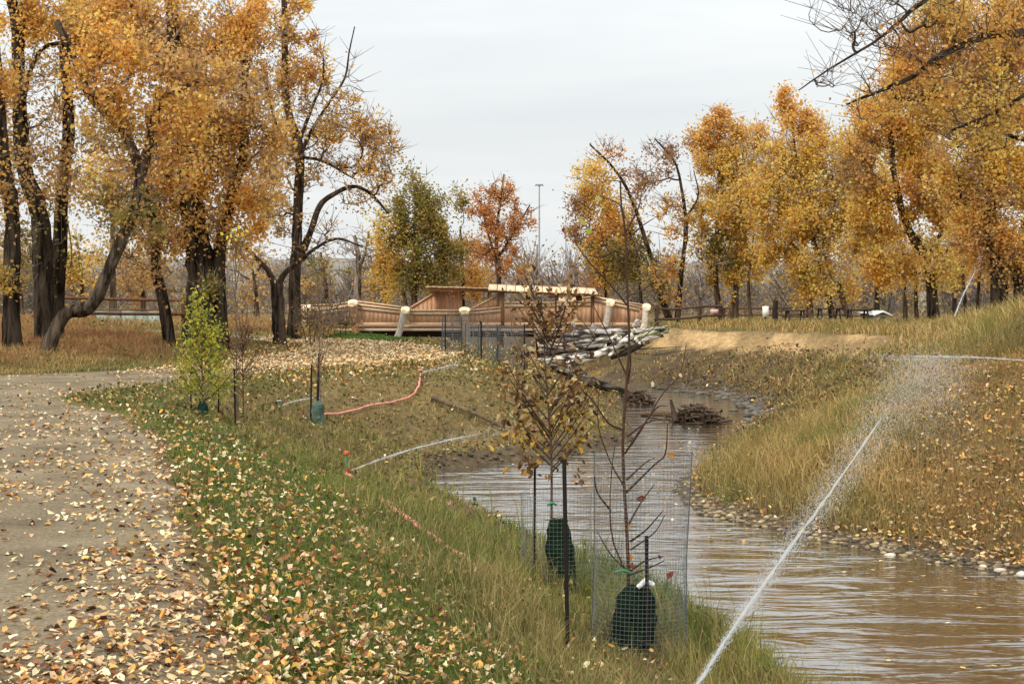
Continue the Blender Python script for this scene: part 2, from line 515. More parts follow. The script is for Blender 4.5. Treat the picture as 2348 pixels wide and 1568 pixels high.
def bil(G, x, y, step):
    fx = np.clip((np.asarray(x, float) - GX0) / step, 0, G.shape[1] - 1.001)
    fy = np.clip((np.asarray(y, float) - GY0) / step, 0, G.shape[0] - 1.001)
    ix = fx.astype(int); iy = fy.astype(int); fx = fx - ix; fy = fy - iy
    return (G[iy, ix] * (1 - fx) + G[iy, ix + 1] * fx) * (1 - fy) + (G[iy + 1, ix] * (1 - fx) + G[iy + 1, ix + 1] * fx) * fy
def shoreL(x, y): return bil(dL, x, y, gs2)
def shoreR(x, y): return bil(dR, x, y, gs2)
def pathd(x, y): return bil(dP, x, y, gs2)

_l = bil(dL, XX, YY, gs2); _r2 = bil(dR, XX, YY, gs2); _p = bil(dP, XX, YY, gs2)
plateauL = 0.55 * sstep(40, 64, YY) + 0.25 * sstep(-9, -20, XX) * sstep(30, 44, YY) + 0.35 * sstep(64, 110, YY)
t = np.clip(_l / 4.7, 0, 1)
hl = WZ + (plateauL - WZ) * (0.65 * t + 0.35 * (t * t * (3 - 2 * t))) + 0.0
hl = np.where(_l < 0.5, np.maximum(hl, WZ + 0.28 * np.clip(_l / 0.25, 0, 1)), hl)
plateauR = 0.85 + 0.25 * sstep(60, 110, YY) + 0.5 * np.exp(-(((XX - 15) / 5.5) ** 2 + ((YY - 37) / 7.0) ** 2))
wR = 7.0 + 2.0 * sstep(30, 18, YY)
t = np.clip(_r2 / wR, 0, 1)
hr1 = WZ + (plateauR - WZ) * (0.8 * t + 0.2 * (t * t * (3 - 2 * t)))
# outer bend: gentle foot, then a sandy cut
u = _r2
hr2 = WZ + 1.45 * np.clip(u / 4.4, 0, 1) + 0.72 * sstep(4.4, 5.9, u + 0.5 * (fnoise(XX * .6, YY * .6) - .5)) + 0.15 * sstep(6, 9, u)
bend = sstep(44, 49, YY - 0.15 * (XX - 8))
hr = hr1 * (1 - bend) + hr2 * bend
bed = WZ - 0.75 * np.clip(np.minimum(-_l, -_r2) / 1.2, 0, 1)
H = np.where(_l >= 0, hl, np.where(_r2 >= 0, hr, bed))
bump = (fnoise(XX * 0.7, YY * 0.7, 3) - 0.5) * 0.22 + (fnoise(XX * 2.3, YY * 2.3, 2) - 0.5) * 0.09
land = np.clip(np.maximum(_l, _r2) / 1.0, 0, 1)
H = H + bump * land * sstep(0.1, 1.6, _p)
# tall grassy rise under the left trees and small mound beside the far path
H = H + 0.12 * np.exp(-(((XX + 14) / 5.0) ** 2 + ((YY - 50) / 5.0) ** 2))
def hgt(x, y):
    return bil(H, x, y, GS)
def hit(xv, yv, y0=4.0, y1=120.0):
    """where the line of sight through a picture point meets the ground"""
    ys = np.linspace(y0, y1, 6000)
    x = (xv - CX) / F * ys; z = EYE - (yv - HY) / F * ys
    b = np.where(z <= np.maximum(hgt(x, ys), WZ))[0]
    k = b[0] if len(b) else len(ys) - 1
    return np.array([x[k], ys[k], float(hgt(x[k], ys[k]))])

# ground sheet out to the horizon
rows = np.concatenate([np.linspace(1.5, 6, 20)[:-1], np.geomspace(6, 110, 330), np.geomspace(114, 1500, 24)])
cu = np.linspace(-1, 1, 341)
RY = rows[:, None] * np.ones((1, 341))
RX = (np.sign(cu) * (0.55 * np.abs(cu) + 0.45 * np.abs(cu) ** 3))[None, :] * (rows[:, None] * 0.95 + 9)
RZ = hgt(RX, RY)
pd = pathd(RX, RY)
RZ = RZ - 0.035 * sstep(0.0, -0.25, pd)
RZ = np.where(RY > 112, 1.0 + 0 * RZ, RZ)
gl, gr = shoreL(RX, RY), shoreR(RX, RY)
n1 = fnoise(RX * 0.5, RY * 0.5, 4)[..., None]; n2 = fnoise(RX * 3 + 9, RY * 3, 3)[..., None]
soil = lin((92, 78, 54)); green = lin((80, 86, 42)); straw = lin((128, 108, 70)); sand = lin((184, 152, 108)); mud = lin((98, 84, 66)); dead = lin((128, 100, 66))
colr = soil * (1 - n1) + straw * n1
gm = (sstep(3.0, 1.2, pd) * (RX < 6) * sstep(-0.1, 0.3, pd))[..., None]
colr = colr * (1 - gm * 0.85) + green * gm * 0.85
colr = colr * (0.75 + 0.5 * n2)
sm = (sstep(3.9, 4.5, gr + 1.4 * (n2[..., 0] - .5)) * sstep(6.1, 5.6, gr + 1.0 * (n1[..., 0] - .5)) * (0.35 + .65 * sstep(.42, .58, fnoise(RX * 1.1, RY * .5 + 20))) * sstep(.275, .262, RX / RY) * sstep(45.5, 49, RY - 0.15 * (RX - 8)))
sm = np.maximum(sm, sstep(.55, .62, fnoise(RX * .35 + 4, RY * .35)) * sstep(49, 52, RY) * (gr > 0.5) * (gr < 4.4) * (RX < 5.2) * 0.9)[..., None]
colr = colr * (1 - sm) + sand * (0.82 + 0.3 * n2) * sm
dk = (sstep(4.4, 3.6, gr + 1.2 * (n2[..., 0] - .5)) * (gr > 0) * sstep(36, 44, RY) * (.45 + .5 * sstep(.4, .6, fnoise(RX * .9 + 3, RY * .9))))[..., None]
colr = colr * (1 - dk) + lin((84, 70, 56)) * (.7 + .6 * n2) * dk
wm = (sstep(0.9, 0.2, np.maximum(gl, gr)))[..., None]
colr = colr * (1 - wm) + mud * wm
nr, nc = RX.shape
idx = np.arange(nr * nc).reshape(nr, nc)
q = np.stack([idx[:-1, :-1], idx[:-1, 1:], idx[1:, 1:], idx[1:, :-1]], -1).reshape(-1, 4)
g = link('ground', make_mesh('ground', np.stack([RX, RY, RZ], -1), q, None, colr.reshape(-1, 3), True), M['ground'])
tag(g, 'grassy creek banks and leaf-strewn park ground', kind='structure')

# gravel path
na = 26
tt = np.linspace(0, 1, na)[None, :, None]
pi2 = smooth_pts(pin, 420); po2 = smooth_pts(pout, 420)
PXY = pi2[:, None, :] * (1 - tt) + po2[:, None, :] * tt
PZ = hgt(PXY[..., 0], PXY[..., 1]) + 0.006
PZ[:, 0] -= 0.03; PZ[:, -1] -= 0.03
idx = np.arange(420 * na).reshape(420, na)
q = np.stack([idx[:-1, :-1], idx[1:, :-1], idx[1:, 1:], idx[:-1, 1:]], -1).reshape(-1, 4)
g = link('gravel_path', make_mesh('gravel_path', np.concatenate([PXY, PZ[..., None]], -1), q, None, None, True), M['gravel'])
tag(g, 'tan gravel path bending left and back towards the bridge', kind='structure')

# creek water
wy = np.geomspace(1.2, 190, 160); wl, wr = creek_lr(wy)
wt = np.linspace(0, 1, 20)[None, :]
WX = (wl - 0.9)[:, None] * (1 - wt) + (wr + 0.9)[:, None] * wt
WYY = wy[:, None] * np.ones((1, 20))
idx = np.arange(160 * 20).reshape(160, 20)
q = np.stack([idx[:-1, :-1], idx[:-1, 1:], idx[1:, 1:], idx[1:, :-1]], -1).reshape(-1, 4)
g = link('creek_water', make_mesh('creek_water', np.stack([WX, WYY, np.full_like(WX, WZ)], -1), q, None, None, True), M['water'])
tag(g, 'rippled brown creek reflecting the pale sky', kind='structure')

# distant hillside
hx = np.linspace(-420, 480, 180); hy = np.linspace(0, 1, 26)
HX, HT = np.meshgrid(hx, hy)
top = 13.5 + 4.5 * (fnoise(HX * 0.012, HX * 0 + 2, 4) - .5) - 5.0 * np.exp(-((HX - 8) / 26) ** 2) + 0.02 * np.abs(HX)
HYY = 255 + 130 * HT + 10 * fnoise(HX * .03, HT * 3)
HZ = 0.8 + top * sstep(0, 1, HT) + 1.5 * (fnoise(HX * 0.09, HT * 9, 3) - .5) * HT
hc = lin((150, 144, 138)) * (1 - 0.6 * fnoise(HX * 0.08, HT * 10, 4)[..., None]) + lin((156, 146, 126)) * 0.6 * fnoise(HX * 0.08, HT * 10, 4)[..., None]  # grey-brown brush tones, greyed further to stand in for distance haze
idx = np.arange(HX.size).reshape(HX.shape)
q = np.stack([idx[:-1, :-1], idx[:-1, 1:], idx[1:, 1:], idx[1:, :-1]], -1).reshape(-1, 4)
g = link('hills', make_mesh('hills', np.stack([HX, HYY, HZ], -1), q, None, hc.reshape(-1, 3), True), M['hill'])
tag(g, 'low grey-brown hillside across the valley', kind='structure')

# ------------------------------------------------------------------ trees
ORANGE = [(238, 186, 98), (230, 174, 86), (244, 200, 114), (206, 156, 92)]
GOLD = [(244, 200, 102), (236, 188, 90), (248, 212, 126), (208, 166, 88)]
BROWN = [(220, 176, 108), (202, 160, 104), (232, 188, 104), (180, 148, 104)]
OLIVE = [(172, 152, 82), (150, 136, 70), (196, 160, 82), (132, 118, 66), (136, 134, 64)]
PINKISH = [(190, 148, 108), (176, 134, 94), (204, 158, 100), (164, 130, 104)]
ORED = [(222, 158, 92), (208, 146, 82), (226, 168, 92), (190, 130, 76)]
BARK_D = lin((60, 52, 44)); BARK_M = lin((92, 78, 64)); BARK_L = lin((126, 112, 98)); TWIG = lin((122, 106, 96)); TWIG_L = lin((160, 148, 138))

def tree(name, label, cat, Y, stems, blobs, bark=BARK_D, twig=TWIG, n_attr=None, leaf=0.1, dens=1.25, seed=0, group=None,
         tip=0.008, sides=10, flat=0.8, clump=0.34, rough=0.22, base_fix=True, twigrad=1.0):
    if Y > 35: leaf *= 1.22
    if Y > 35: n_attr = (n_attr or 1.0) * 1.35; clump *= .95; tip *= 1.35
    rg = np.random.default_rng(seed + 100)
    st = []
    for k, (pts, r0, r1) in enumerate(stems):
        P = []
        dy = 0.0
        for i, p in enumerate(pts):
            yy = Y + (p[2] if len(p) > 2 else 0)
            P.append(V(p[0], p[1], yy))
        P = np.array(P)
        if base_fix and (k == 0 or pts[0][1] > 715):
            b = P[0].copy(); gz = float(hgt(b[0], b[1]))
            P[0][2] = gz - 0.25
            if P[0][2] > P[1][2] - 0.3: P[1][2] = P[0][2] + 0.4
        n = max(6, len(pts) * 5)
        Q = smooth_pts(P, n)
        Q[2:-1] += rg.normal(0, 0.012, (n - 3, 3)) * (r0 / F * Y * 2)
        R = np.linspace(0, 1, n)
        R = (r0 + (r1 - r0) * R ** 0.8) / F * Y
        if pts[0][1] > 715 or k == 0:
            R = R * (1 + 0.45 * np.exp(-np.arange(n) / 1.3))
        st.append((Q, R))
    base = st[0][0][0].copy(); base[2] += 0.25
    root = empty(name, base, label, cat, group)
    mb = MB()
    for Q, R in st:
        cc = bark * (0.85 + 0.3 * rg.random((len(Q) * sides, 1)))
        tube(mb, Q, R, sides, cc, cap=False, rough=rough, rg=rg)
    mb.build('trunk', M['bark'], root, smooth=True)
    nodes = [q for Q, R in st for q in Q[max(1, len(Q) // 4):]]
    nodes = np.array(nodes)
    ns = len(nodes)
    att, bl = [], []
    for bi, b in enumerate(blobs):
        cx, cy, rx, ry, w, pal = b[:6]
        dyo = b[6] if len(b) > 6 else 0
        area = math.pi * rx * ry
        k = max(3, int((area / (F / Y) ** 2) * 1.9 * (n_attr or 1.0)))
        d = rand_dirs(k, rg) * (rg.random((k, 1)) ** 0.42) * rg.uniform(.75, 1.28, (k, 1))
        d[:, 2] += np.where(rg.random(k) < .22, rg.random(k) * .5, 0)
        c = V(cx, cy, Y + dyo)
        s = Y / F
        A = c + d * np.array([rx * s, max(rx, 40) * s * flat, ry * s])
        A[:, 2] = np.maximum(A[:, 2], hgt(A[:, 0], A[:, 1]) + 0.5)
        att.append(A); bl += [bi] * k
    att = np.concatenate(att); bl = np.array(bl)
    dist = np.sqrt(((att[:, None] - nodes[None, ::3]) ** 2).sum(-1)).min(1)
    order = np.argsort(dist)
    par = [-1] * ns
    allp = list(nodes)
    arr = np.zeros((ns + len(att) * 4, 3)); arr[:ns] = nodes; cnt = ns
    tips = []
    for ai in order:
        p = att[ai]
        dv = arr[:cnt] - p
        d = np.sqrt((dv ** 2).sum(1))
        cost = d + 0.55 * np.maximum(0, dv[:, 2] + 0.25 * d)
        k = int(np.argmin(cost))
        a = arr[k]; L = d[k]
        off = rg.normal(0, 0.09, 3) * L
        off[2] -= 0.10 * L
        for ti in (0.34, 0.68, 1.0):
            arr[cnt] = a + (p - a) * ti + off * math.sin(ti * math.pi)
            par.append(k); k = cnt; cnt += 1
        tips.append((k, bl[ai]))
    par = np.array(par)
    wgt = np.zeros(cnt)
    for k, _ in tips: wgt[k] += 1
    for i in range(cnt - 1, ns - 1, -1):
        if par[i] >= 0: wgt[par[i]] += wgt[i]
    rad = tip * np.maximum(wgt, 1) ** 0.52 * twigrad
    i = np.arange(ns, cnt)
    mb = MB()
    r1 = rad[i]; r0 = np.where(par[i] >= ns, rad[par[i]], rad[i] * 1.15)
    colt = np.where((r1 > tip * 3.0)[:, None], bark[None], twig[None]) * (0.8 + 0.4 * rg.random((len(i), 1)))
    segs(mb, arr[par[i]], arr[i], r0, r1, 4, colt)
    # fine twigs
    tk = np.array([k for k, _ in tips]); tb = np.array([b for _, b in tips])
    m = 4
    A = np.repeat(arr[tk], m, 0)
    D = rand_dirs(len(A), rg); D[:, 2] = np.abs(D[:, 2]) * 0.8 + 0.1
    B = A + D * rg.uniform(0.25, 1.25, (len(A), 1))
    segs(mb, A, B, np.full(len(A), max(tip * 0.9, .00030 * Y * (Y > 35))), np.full(len(A), tip * 0.5), 3, twig * (0.8 + 0.4 * rg.random((len(A), 1))))
    mb.build('branch', M['twig'], root)
    # leaves
    mb = MB(); any_leaf = False
    for bi, b in enumerate(blobs):
        cx, cy, rx, ry, w, pal = b[:6]
        if w <= 0: continue
        lp = leaf / Y * F
        n = int(dens * 2.0 * w ** 1.15 * math.pi * rx * ry / (lp * lp * 0.42))
        tb_i = np.where(tb == bi)[0]
        keep = tb_i[rg.random(len(tb_i)) < (0.74 if w > .5 else 0.55)]
        if len(keep) == 0: keep = tb_i
        # along twigs of the kept tips
        src = rg.choice(keep, n)
        e = arr[tk[src]]; p0 = arr[par[tk[src]]]
        f = rg.random((n, 1)) * 1.7 - .45
        C = p0 + (e - p0) * f + rg.normal(0, clump, (n, 3)) * np.array([.85, .85, 1.05]) * (.5 + .9 * ((src * 31) % 17 / 17.0))[:, None]
        pi_ = (src * 7 + (rg.random(n) < 0.45) * rg.integers(0, 4, n)) % len(pal)
        cols = pal_cols(pal, n, rg, 0.17, pi_)
        cols = cols * (0.86 + 0.28 * ((src * 13) % 10 / 10.0))[:, None]
        rhombs(mb, C, leaf * rg.uniform(0.7, 1.35, n), np.clip(cols, 0, .9), rg, 0.75)
        any_leaf = True
    if any_leaf:
        mb.build('crown', M['leaf'], root)
    return root

T = 'tree'
tree('cottonwood_tree', 'old cottonwood at the left edge with a thick straight furrowed trunk and yellow-green low sprays', T, 42,
     [([(25, 812), (27, 700), (29, 515), (18, 430), (7, 357), (0, 250), (-15, 100)], 21, 12)],
     [(0, 330, 70, 90, .9, BROWN), (-20, 160, 90, 90, 1, ORANGE), (30, 450, 60, 60, .6, BROWN), (40, 640, 55, 40, .6, OLIVE, -.5), (20, 560, 40, 40, .3, OLIVE)], seed=1)
tree('cottonwood_tree', 'tall dark cottonwood at far left, trunk splitting in two near the top', T, 46,
     [([(105, 770), (100, 694), (96, 536), (84, 465), (56, 393), (47, 286), (44, 179), (38, 71), (20, -40)], 25, 12),
      ([(41, 120), (50, 60), (56, 0), (66, -80)], 13, 9), ([(46, 300), (62, 190), (85, 130), (110, 105), (160, 98)], 6, 4)],
     [(60, 20, 120, 90, 1, ORANGE), (95, 190, 70, 80, .4, BROWN), (190, 40, 110, 80, 1.2, ORANGE), (120, 400, 60, 70, .5, BROWN), (10, 380, 50, 60, .5, BROWN), (60, 250, 120, 260, .22, BROWN), (90, 560, 80, 100, .25, OLIVE)], seed=2)
tree('cottonwood_tree', 'dark upright cottonwood trunk just right of the twin-topped one, with leaves clinging to its bark', T, 48,
     [([(124, 765), (136, 560), (143, 429), (157, 322), (154, 214), (147, 107), (154, 54), (172, -60)], 17, 9)],
     [(210, 60, 120, 90, 1.1, ORANGE), (160, 330, 60, 80, .8, BROWN), (250, 20, 120, 70, 1.2, ORANGE), (130, 640, 60, 40, .5, OLIVE), (170, 180, 50, 50, .5, ORANGE)], seed=3)
tree('leaning_cottonwood', 'leaning cottonwood whose bent trunk rises from the tall grass towards the right and forks', T, 40,
     [([(88, 812), (143, 729), (200, 706), (226, 672), (264, 586), (293, 515), (312, 470), (324, 400)], 16, 12),
      ([(322, 410), (338, 345), (357, 268), (375, 229), (402, 211), (455, 186)], 12, 5),
      ([(324, 405), (309, 357), (279, 297), (247, 264), (200, 211), (168, 132), (130, 50)], 12, 8)],
     [(270, 190, 120, 100, 1, ORANGE), (250, 340, 80, 70, .5, OLIVE, 1.5), (400, 270, 110, 110, 1.1, ORANGE), (430, 150, 110, 90, 1.1, BROWN), (280, 100, 110, 70, 1.1, ORANGE), (300, 300, 150, 180, .35, BROWN), (300, 520, 90, 90, .35, OLIVE)], seed=4, bark=lin((78, 68, 58)))
tree('cottonwood_tree', 'slim cottonwood trunk leaning left between the bent tree and the massive one', T, 46,
     [([(395, 775), (375, 694), (358, 622), (352, 515), (336, 447), (345, 340), (340, 250)], 14, 8)],
     [(330, 490, 110, 80, .8, BROWN), (380, 430, 110, 80, 1.1, ORANGE), (240, 470, 70, 70, .7, OLIVE), (300, 600, 60, 60, .5, BROWN), (400, 640, 50, 40, .4, BROWN)], seed=5)
tree('cottonwood_tree', 'massive dark cottonwood with the widest trunk of the left group, dense orange crown', T, 46,
     [([(462, 780), (460, 650), (452, 560), (440, 465), (430, 357), (415, 200), (400, 100), (390, -40)], 36, 13),
      ([(505, 780), (502, 650), (505, 560), (530, 450), (560, 340), (560, 200), (572, 30)], 20, 6),
      ([(430, 380), (480, 330), (530, 300), (600, 290)], 7, 3), ([(440, 465), (380, 400), (350, 300), (362, 200)], 7, 3), ([(415, 215), (470, 140), (520, 90), (590, 60)], 6, 2.5), ([(420, 240), (380, 160), (330, 60), (290, 0)], 8, 5)],
     [(450, 90, 160, 120, 1.2, ORANGE), (560, 100, 90, 130, 1.2, ORANGE), (450, 290, 160, 120, 1.2, BROWN), (490, 470, 140, 100, 1.2, ORANGE), (585, 390, 75, 110, .8, BROWN),
      (350, 100, 90, 100, .8, ORANGE), (540, 260, 100, 100, 1.1, ORANGE), (420, 560, 110, 50, .7, BROWN), (540, 580, 60, 60, .5, ORANGE), (470, 650, 60, 40, .35, OLIVE, -1.5), (360, 560, 60, 60, .6, BROWN), (480, 230, 190, 230, .35, BROWN), (420, 420, 200, 160, .35, ORANGE)], seed=6, leaf=.095)
tree('cottonwood_tree', 'tall open cottonwood right of the left group, bare branch tips against the sky', T, 55,
     [([(675, 750), (675, 650), (679, 560), (686, 430), (686, 345), (660, 255), (654, 179), (652, 60), (650, -60)], 15, 6),
      ([(690, 350), (720, 290), (755, 235), (790, 180), (800, 120), (813, 62)], 5, 1.2),
      ([(688, 360), (740, 370), (790, 398), (815, 412)], 4, 1.5), ([(683, 600), (712, 530), (735, 470), (775, 440), (812, 428), (850, 445), (890, 490)], 9, 2.5),
      ([(676, 340), (640, 300), (620, 240), (610, 170)], 5, 2), ([(684, 330), (712, 255), (738, 190), (742, 130)], 5, 1.5)],
     [(690, 50, 75, 80, .75, ORANGE), (655, 160, 90, 80, .95, ORANGE), (740, 110, 35, 60, .45, ORANGE), (720, 200, 50, 50, .5, ORANGE), (770, 310, 70, 50, .65, ORANGE), (850, 320, 65, 60, .65, ORANGE), (870, 400, 60, 40, .4, BROWN),
      (640, 330, 60, 60, .7, BROWN), (720, 300, 130, 130, .18, BROWN), (840, 370, 90, 70, .3, ORANGE), (640, 420, 70, 110, .3, BROWN), (720, 400, 50, 40, .35, BROWN), (630, 480, 50, 60, .6, BROWN), (830, 440, 60, 50, .35, BROWN), (805, 150, 22, 60, 0.02, BROWN), (900, 330, 30, 40, .3, BROWN), (800, 250, 60, 50, .35, ORANGE)],
     seed=7, leaf=.1, clump=.25, n_attr=1.5, bark=lin((72, 60, 50)))
tree('forked_tree', 'short grey tree beside the path that forks low into two arching nearly leafless limbs', T, 51,
     [([(642, 806), (640, 760), (638, 710), (632, 645)], 15, 14), ([(632, 655), (610, 615), (585, 590), (555, 560), (520, 548)], 8, 2.5),
      ([(634, 660), (655, 625), (685, 603), (715, 575), (770, 548), (832, 566)], 8, 2), ([(600, 605), (575, 640), (540, 620)], 3, 1.2)],
     [(580, 560, 55, 50, .3, ORANGE), (760, 545, 70, 35, .12, BROWN), (700, 560, 50, 50, .12, BROWN), (540, 600, 45, 40, .2, BROWN)], seed=8, bark=lin((76, 66, 58)), n_attr=1.6)
# thinner trees behind the left group
BKL = [(250, 420, 90, 60, GOLD, 'gold-green tree glimpsed between the bent trunk and the upright ones', 72),
       (180, 600, 70, 80, GOLD, 'yellow tree behind the fence at the left, left of the bent trunk', 88),
       (320, 610, 60, 80, BROWN, 'brown-leaved tree behind the fence, right of the bent trunk', 92),
       (580, 640, 50, 60, BROWN, 'small thin tree behind the low forked tree', 84),
       (740, 620, 60, 60, OLIVE, 'hazy olive tree above the left end of the bridge', 100),
       (40, 600, 60, 90, BROWN, 'brown tree behind the thick trunks at the left edge', 90)]
for k, (cx, cy, rx, ry, pal, lab, yy) in enumerate(BKL):
    tree('background_tree', lab, T, yy, [([(cx + 10, 735), (cx + 6, cy + 30), (cx - 5, cy - ry * .7)], 7, 2)],
         [(cx, cy, rx, ry, .75 if k < 3 else .4, pal), (cx - rx * .4, cy + ry * .5, rx * .6, ry * .5, .5, BROWN)], seed=20 + k, leaf=.15, clump=.5, bark=BARK_M, group='thin trees behind the left group')
tree('bare_tree', 'grey leafless tree with a thick trunk standing left of the green tree behind the bridge', T, 96,
     [([(818, 715), (820, 640), (822, 590), (812, 540)], 11, 4), ([(821, 620), (840, 570), (845, 530)], 5, 2)],
     [(815, 560, 60, 50, 0.0, BROWN), (850, 600, 40, 50, 0.06, PINKISH)], seed=30, bark=BARK_L, twig=TWIG_L, n_attr=2.2, tip=.011)
tree('poplar_tree', 'green and gold poplar behind the bridge, left of the orange one', T, 95,
     [([(952, 705), (948, 620), (950, 540), (955, 430)], 9, 3), ([(930, 700), (920, 640), (905, 590)], 5, 2)],
     [(955, 460, 50, 65, .8, OLIVE), (930, 540, 60, 60, 1.1, OLIVE), (985, 560, 60, 70, 1.2, OLIVE), (900, 620, 50, 60, .8, GOLD), (1010, 640, 60, 50, .9, OLIVE), (950, 640, 70, 40, .7, OLIVE), (890, 560, 45, 60, .8, GOLD), (1000, 500, 50, 60, .8, OLIVE), (915, 490, 45, 50, .6, OLIVE), (1040, 600, 40, 60, .8, OLIVE)], seed=31, dens=1.9, leaf=.15, clump=.45, bark=BARK_M)
tree('background_tree', 'low gold-green tree filling the gap left of the green poplar behind the bridge', T, 104, [([(885, 710), (882, 650), (880, 590)], 5, 2)],
     [(880, 640, 45, 50, .8, GOLD), (850, 660, 30, 35, .5, BROWN), (1085, 660, 40, 30, .6, ORANGE)][:2], seed=43, leaf=.15, clump=.4)
tree('poplar_tree', 'small olive tree between the green poplar and the orange one behind the bridge', T, 100,
     [([(1062, 700), (1060, 620), (1055, 520)], 5, 2)], [(1050, 470, 22, 50, .6, OLIVE), (1062, 560, 35, 50, .6, ORED), (1080, 640, 50, 45, 1.0, ORANGE)], seed=32, dens=1.9, leaf=.15, clump=.4)
tree('poplar_tree', 'orange-red poplar with a pointed crown left of the tall light mast', T, 92,
     [([(1148, 700), (1142, 620), (1138, 540), (1155, 400)], 7, 2), ([(1140, 600), (1120, 540), (1100, 460)], 4, 1.5), ([(1142, 590), (1180, 530), (1215, 470)], 4, 1.5)],
     [(1155, 440, 24, 50, .7, ORED), (1110, 480, 32, 60, .7, ORED), (1150, 530, 45, 50, .8, ORED), (1200, 500, 28, 50, .55, ORED), (1160, 600, 60, 40, .55, ORED), (1100, 570, 35, 40, .6, ORED)], seed=33, dens=1.9, leaf=.13, clump=.28, n_attr=1.7)
tree('poplar_tree', 'leaning gold and olive tree right of the light mast with a bare broken top', T, 84,
     [([(1540, 718), (1510, 660), (1482, 560), (1445, 450), (1405, 385), (1352, 332)], 8, 2), ([(1470, 700), (1462, 600), (1440, 520)], 4, 2), ([(1390, 700), (1380, 600), (1350, 520)], 3.5, 1.5)],
     [(1360, 440, 55, 55, 1.2, GOLD), (1325, 510, 36, 50, .8, PINKISH), (1430, 600, 80, 70, 1.2, OLIVE), (1400, 510, 65, 55, 1.1, ORANGE), (1370, 580, 50, 50, .9, GOLD), (1395, 355, 45, 30, .25, ORED), (1460, 440, 35, 50, .35, PINKISH), (1500, 640, 50, 50, .6, OLIVE), (1360, 640, 40, 40, .4, ORED)],
     seed=34, dens=1.9, leaf=.13, clump=.4, n_attr=1.5)
tree('poplar_tree', 'thin dark-stemmed tree with sparse pinkish leaves left of the tall golden poplars', T, 78,
     [([(1552, 735), (1562, 620), (1572, 520), (1562, 430), (1545, 370), (1500, 318)], 6.5, 1.8), ([(1572, 500), (1600, 450), (1590, 390)], 3, 1)],
     [(1530, 340, 52, 40, .5, PINKISH), (1500, 410, 50, 45, .5, PINKISH), (1540, 500, 50, 60, .55, ORANGE), (1540, 610, 60, 36, .7, ORANGE), (1560, 680, 50, 18, .5, ORANGE)], seed=35, leaf=.12, clump=.3, n_attr=1.7)
tree('poplar_tree', 'tall golden poplar clump with bright orange spires, left of the two', T, 80,
     [([(1652, 748), (1640, 620), (1650, 420), (1648, 270)], 8, 2.5), ([(1684, 742), (1690, 600), (1702, 420), (1705, 320)], 8, 2), ([(1722, 738), (1716, 640), (1735, 480)], 5, 2), ([(1668, 740), (1690, 640), (1700, 560)], 5, 2)],
     [(1645, 275, 24, 42, 1.2, ORANGE), (1625, 320, 35, 45, 1.1, ORANGE), (1692, 305, 22, 42, 1.1, ORANGE), (1735, 310, 22, 40, 1.1, ORANGE), (1590, 345, 22, 40, .9, ORANGE), (1680, 480, 110, 190, .3, GOLD), (1650, 400, 70, 60, 1.2, GOLD), (1720, 410, 60, 60, 1.2, GOLD), (1680, 500, 100, 70, 1.2, GOLD),
      (1640, 590, 50, 60, .9, OLIVE), (1720, 600, 60, 60, .8, GOLD)], seed=36, leaf=.13, clump=.33, n_attr=1.4, dens=2.7, bark=BARK_M, twig=TWIG_L)
tree('poplar_tree', 'broad golden poplar clump with a lilting orange top, right of the two', T, 74,
     [([(1912, 752), (1892, 650), (1862, 540), (1830, 400), (1815, 280)], 8, 2.5), ([(1952, 738), (1922, 660), (1892, 600), (1880, 480)], 7, 2.5), ([(1862, 742), (1850, 640), (1800, 520)], 5, 2), ([(1945, 735), (1935, 680), (1910, 620)], 4, 2)],
     [(1800, 262, 22, 42, 1.3, ORANGE), (1835, 275, 30, 40, 1.2, ORANGE), (1870, 290, 40, 40, 1.0, ORANGE), (1840, 470, 130, 200, .3, GOLD), (1800, 370, 60, 60, 1.2, GOLD), (1880, 390, 80, 80, 1.1, GOLD), (1830, 490, 90, 70, 1.2, GOLD), (1920, 520, 70, 70, 1.0, GOLD), (1820, 620, 80, 55, .9, GOLD), (1910, 650, 60, 50, .7, GOLD), (1960, 330, 60, 60, .9, GOLD), (1970, 440, 60, 60, .9, ORANGE), (1750, 440, 50, 70, .9, GOLD), (1760, 560, 50, 50, .8, GOLD)],
     seed=37, leaf=.13, clump=.36, n_attr=1.4, dens=2.7, bark=BARK_M, twig=TWIG_L)
tree('cottonwood_tree', 'amber cottonwood over the right bank with a dark broken limb in its crown', T, 60,
     [([(2142, 735), (2136, 670), (2120, 590), (2075, 510), (2050, 400), (2040, 280)], 15, 5), ([(2125, 600), (2160, 520), (2170, 400)], 6, 3)],
     [(2020, 270, 80, 60, .8, ORANGE), (2100, 330, 100, 80, 1.1, GOLD), (1990, 390, 70, 70, .8, BROWN), (2080, 470, 100, 70, 1.0, ORANGE), (2160, 420, 90, 90, 1.1, GOLD), (2010, 540, 80, 60, .9, GOLD), (2120, 590, 100, 60, 1.0, GOLD), (1970, 480, 60, 50, .8, GOLD), (2040, 630, 70, 40, .7, ORANGE), (2060, 180, 80, 60, .5, ORANGE), (2130, 250, 70, 70, .9, GOLD)],
     seed=38, leaf=.11, clump=.34, n_attr=1.2, dens=2.7)
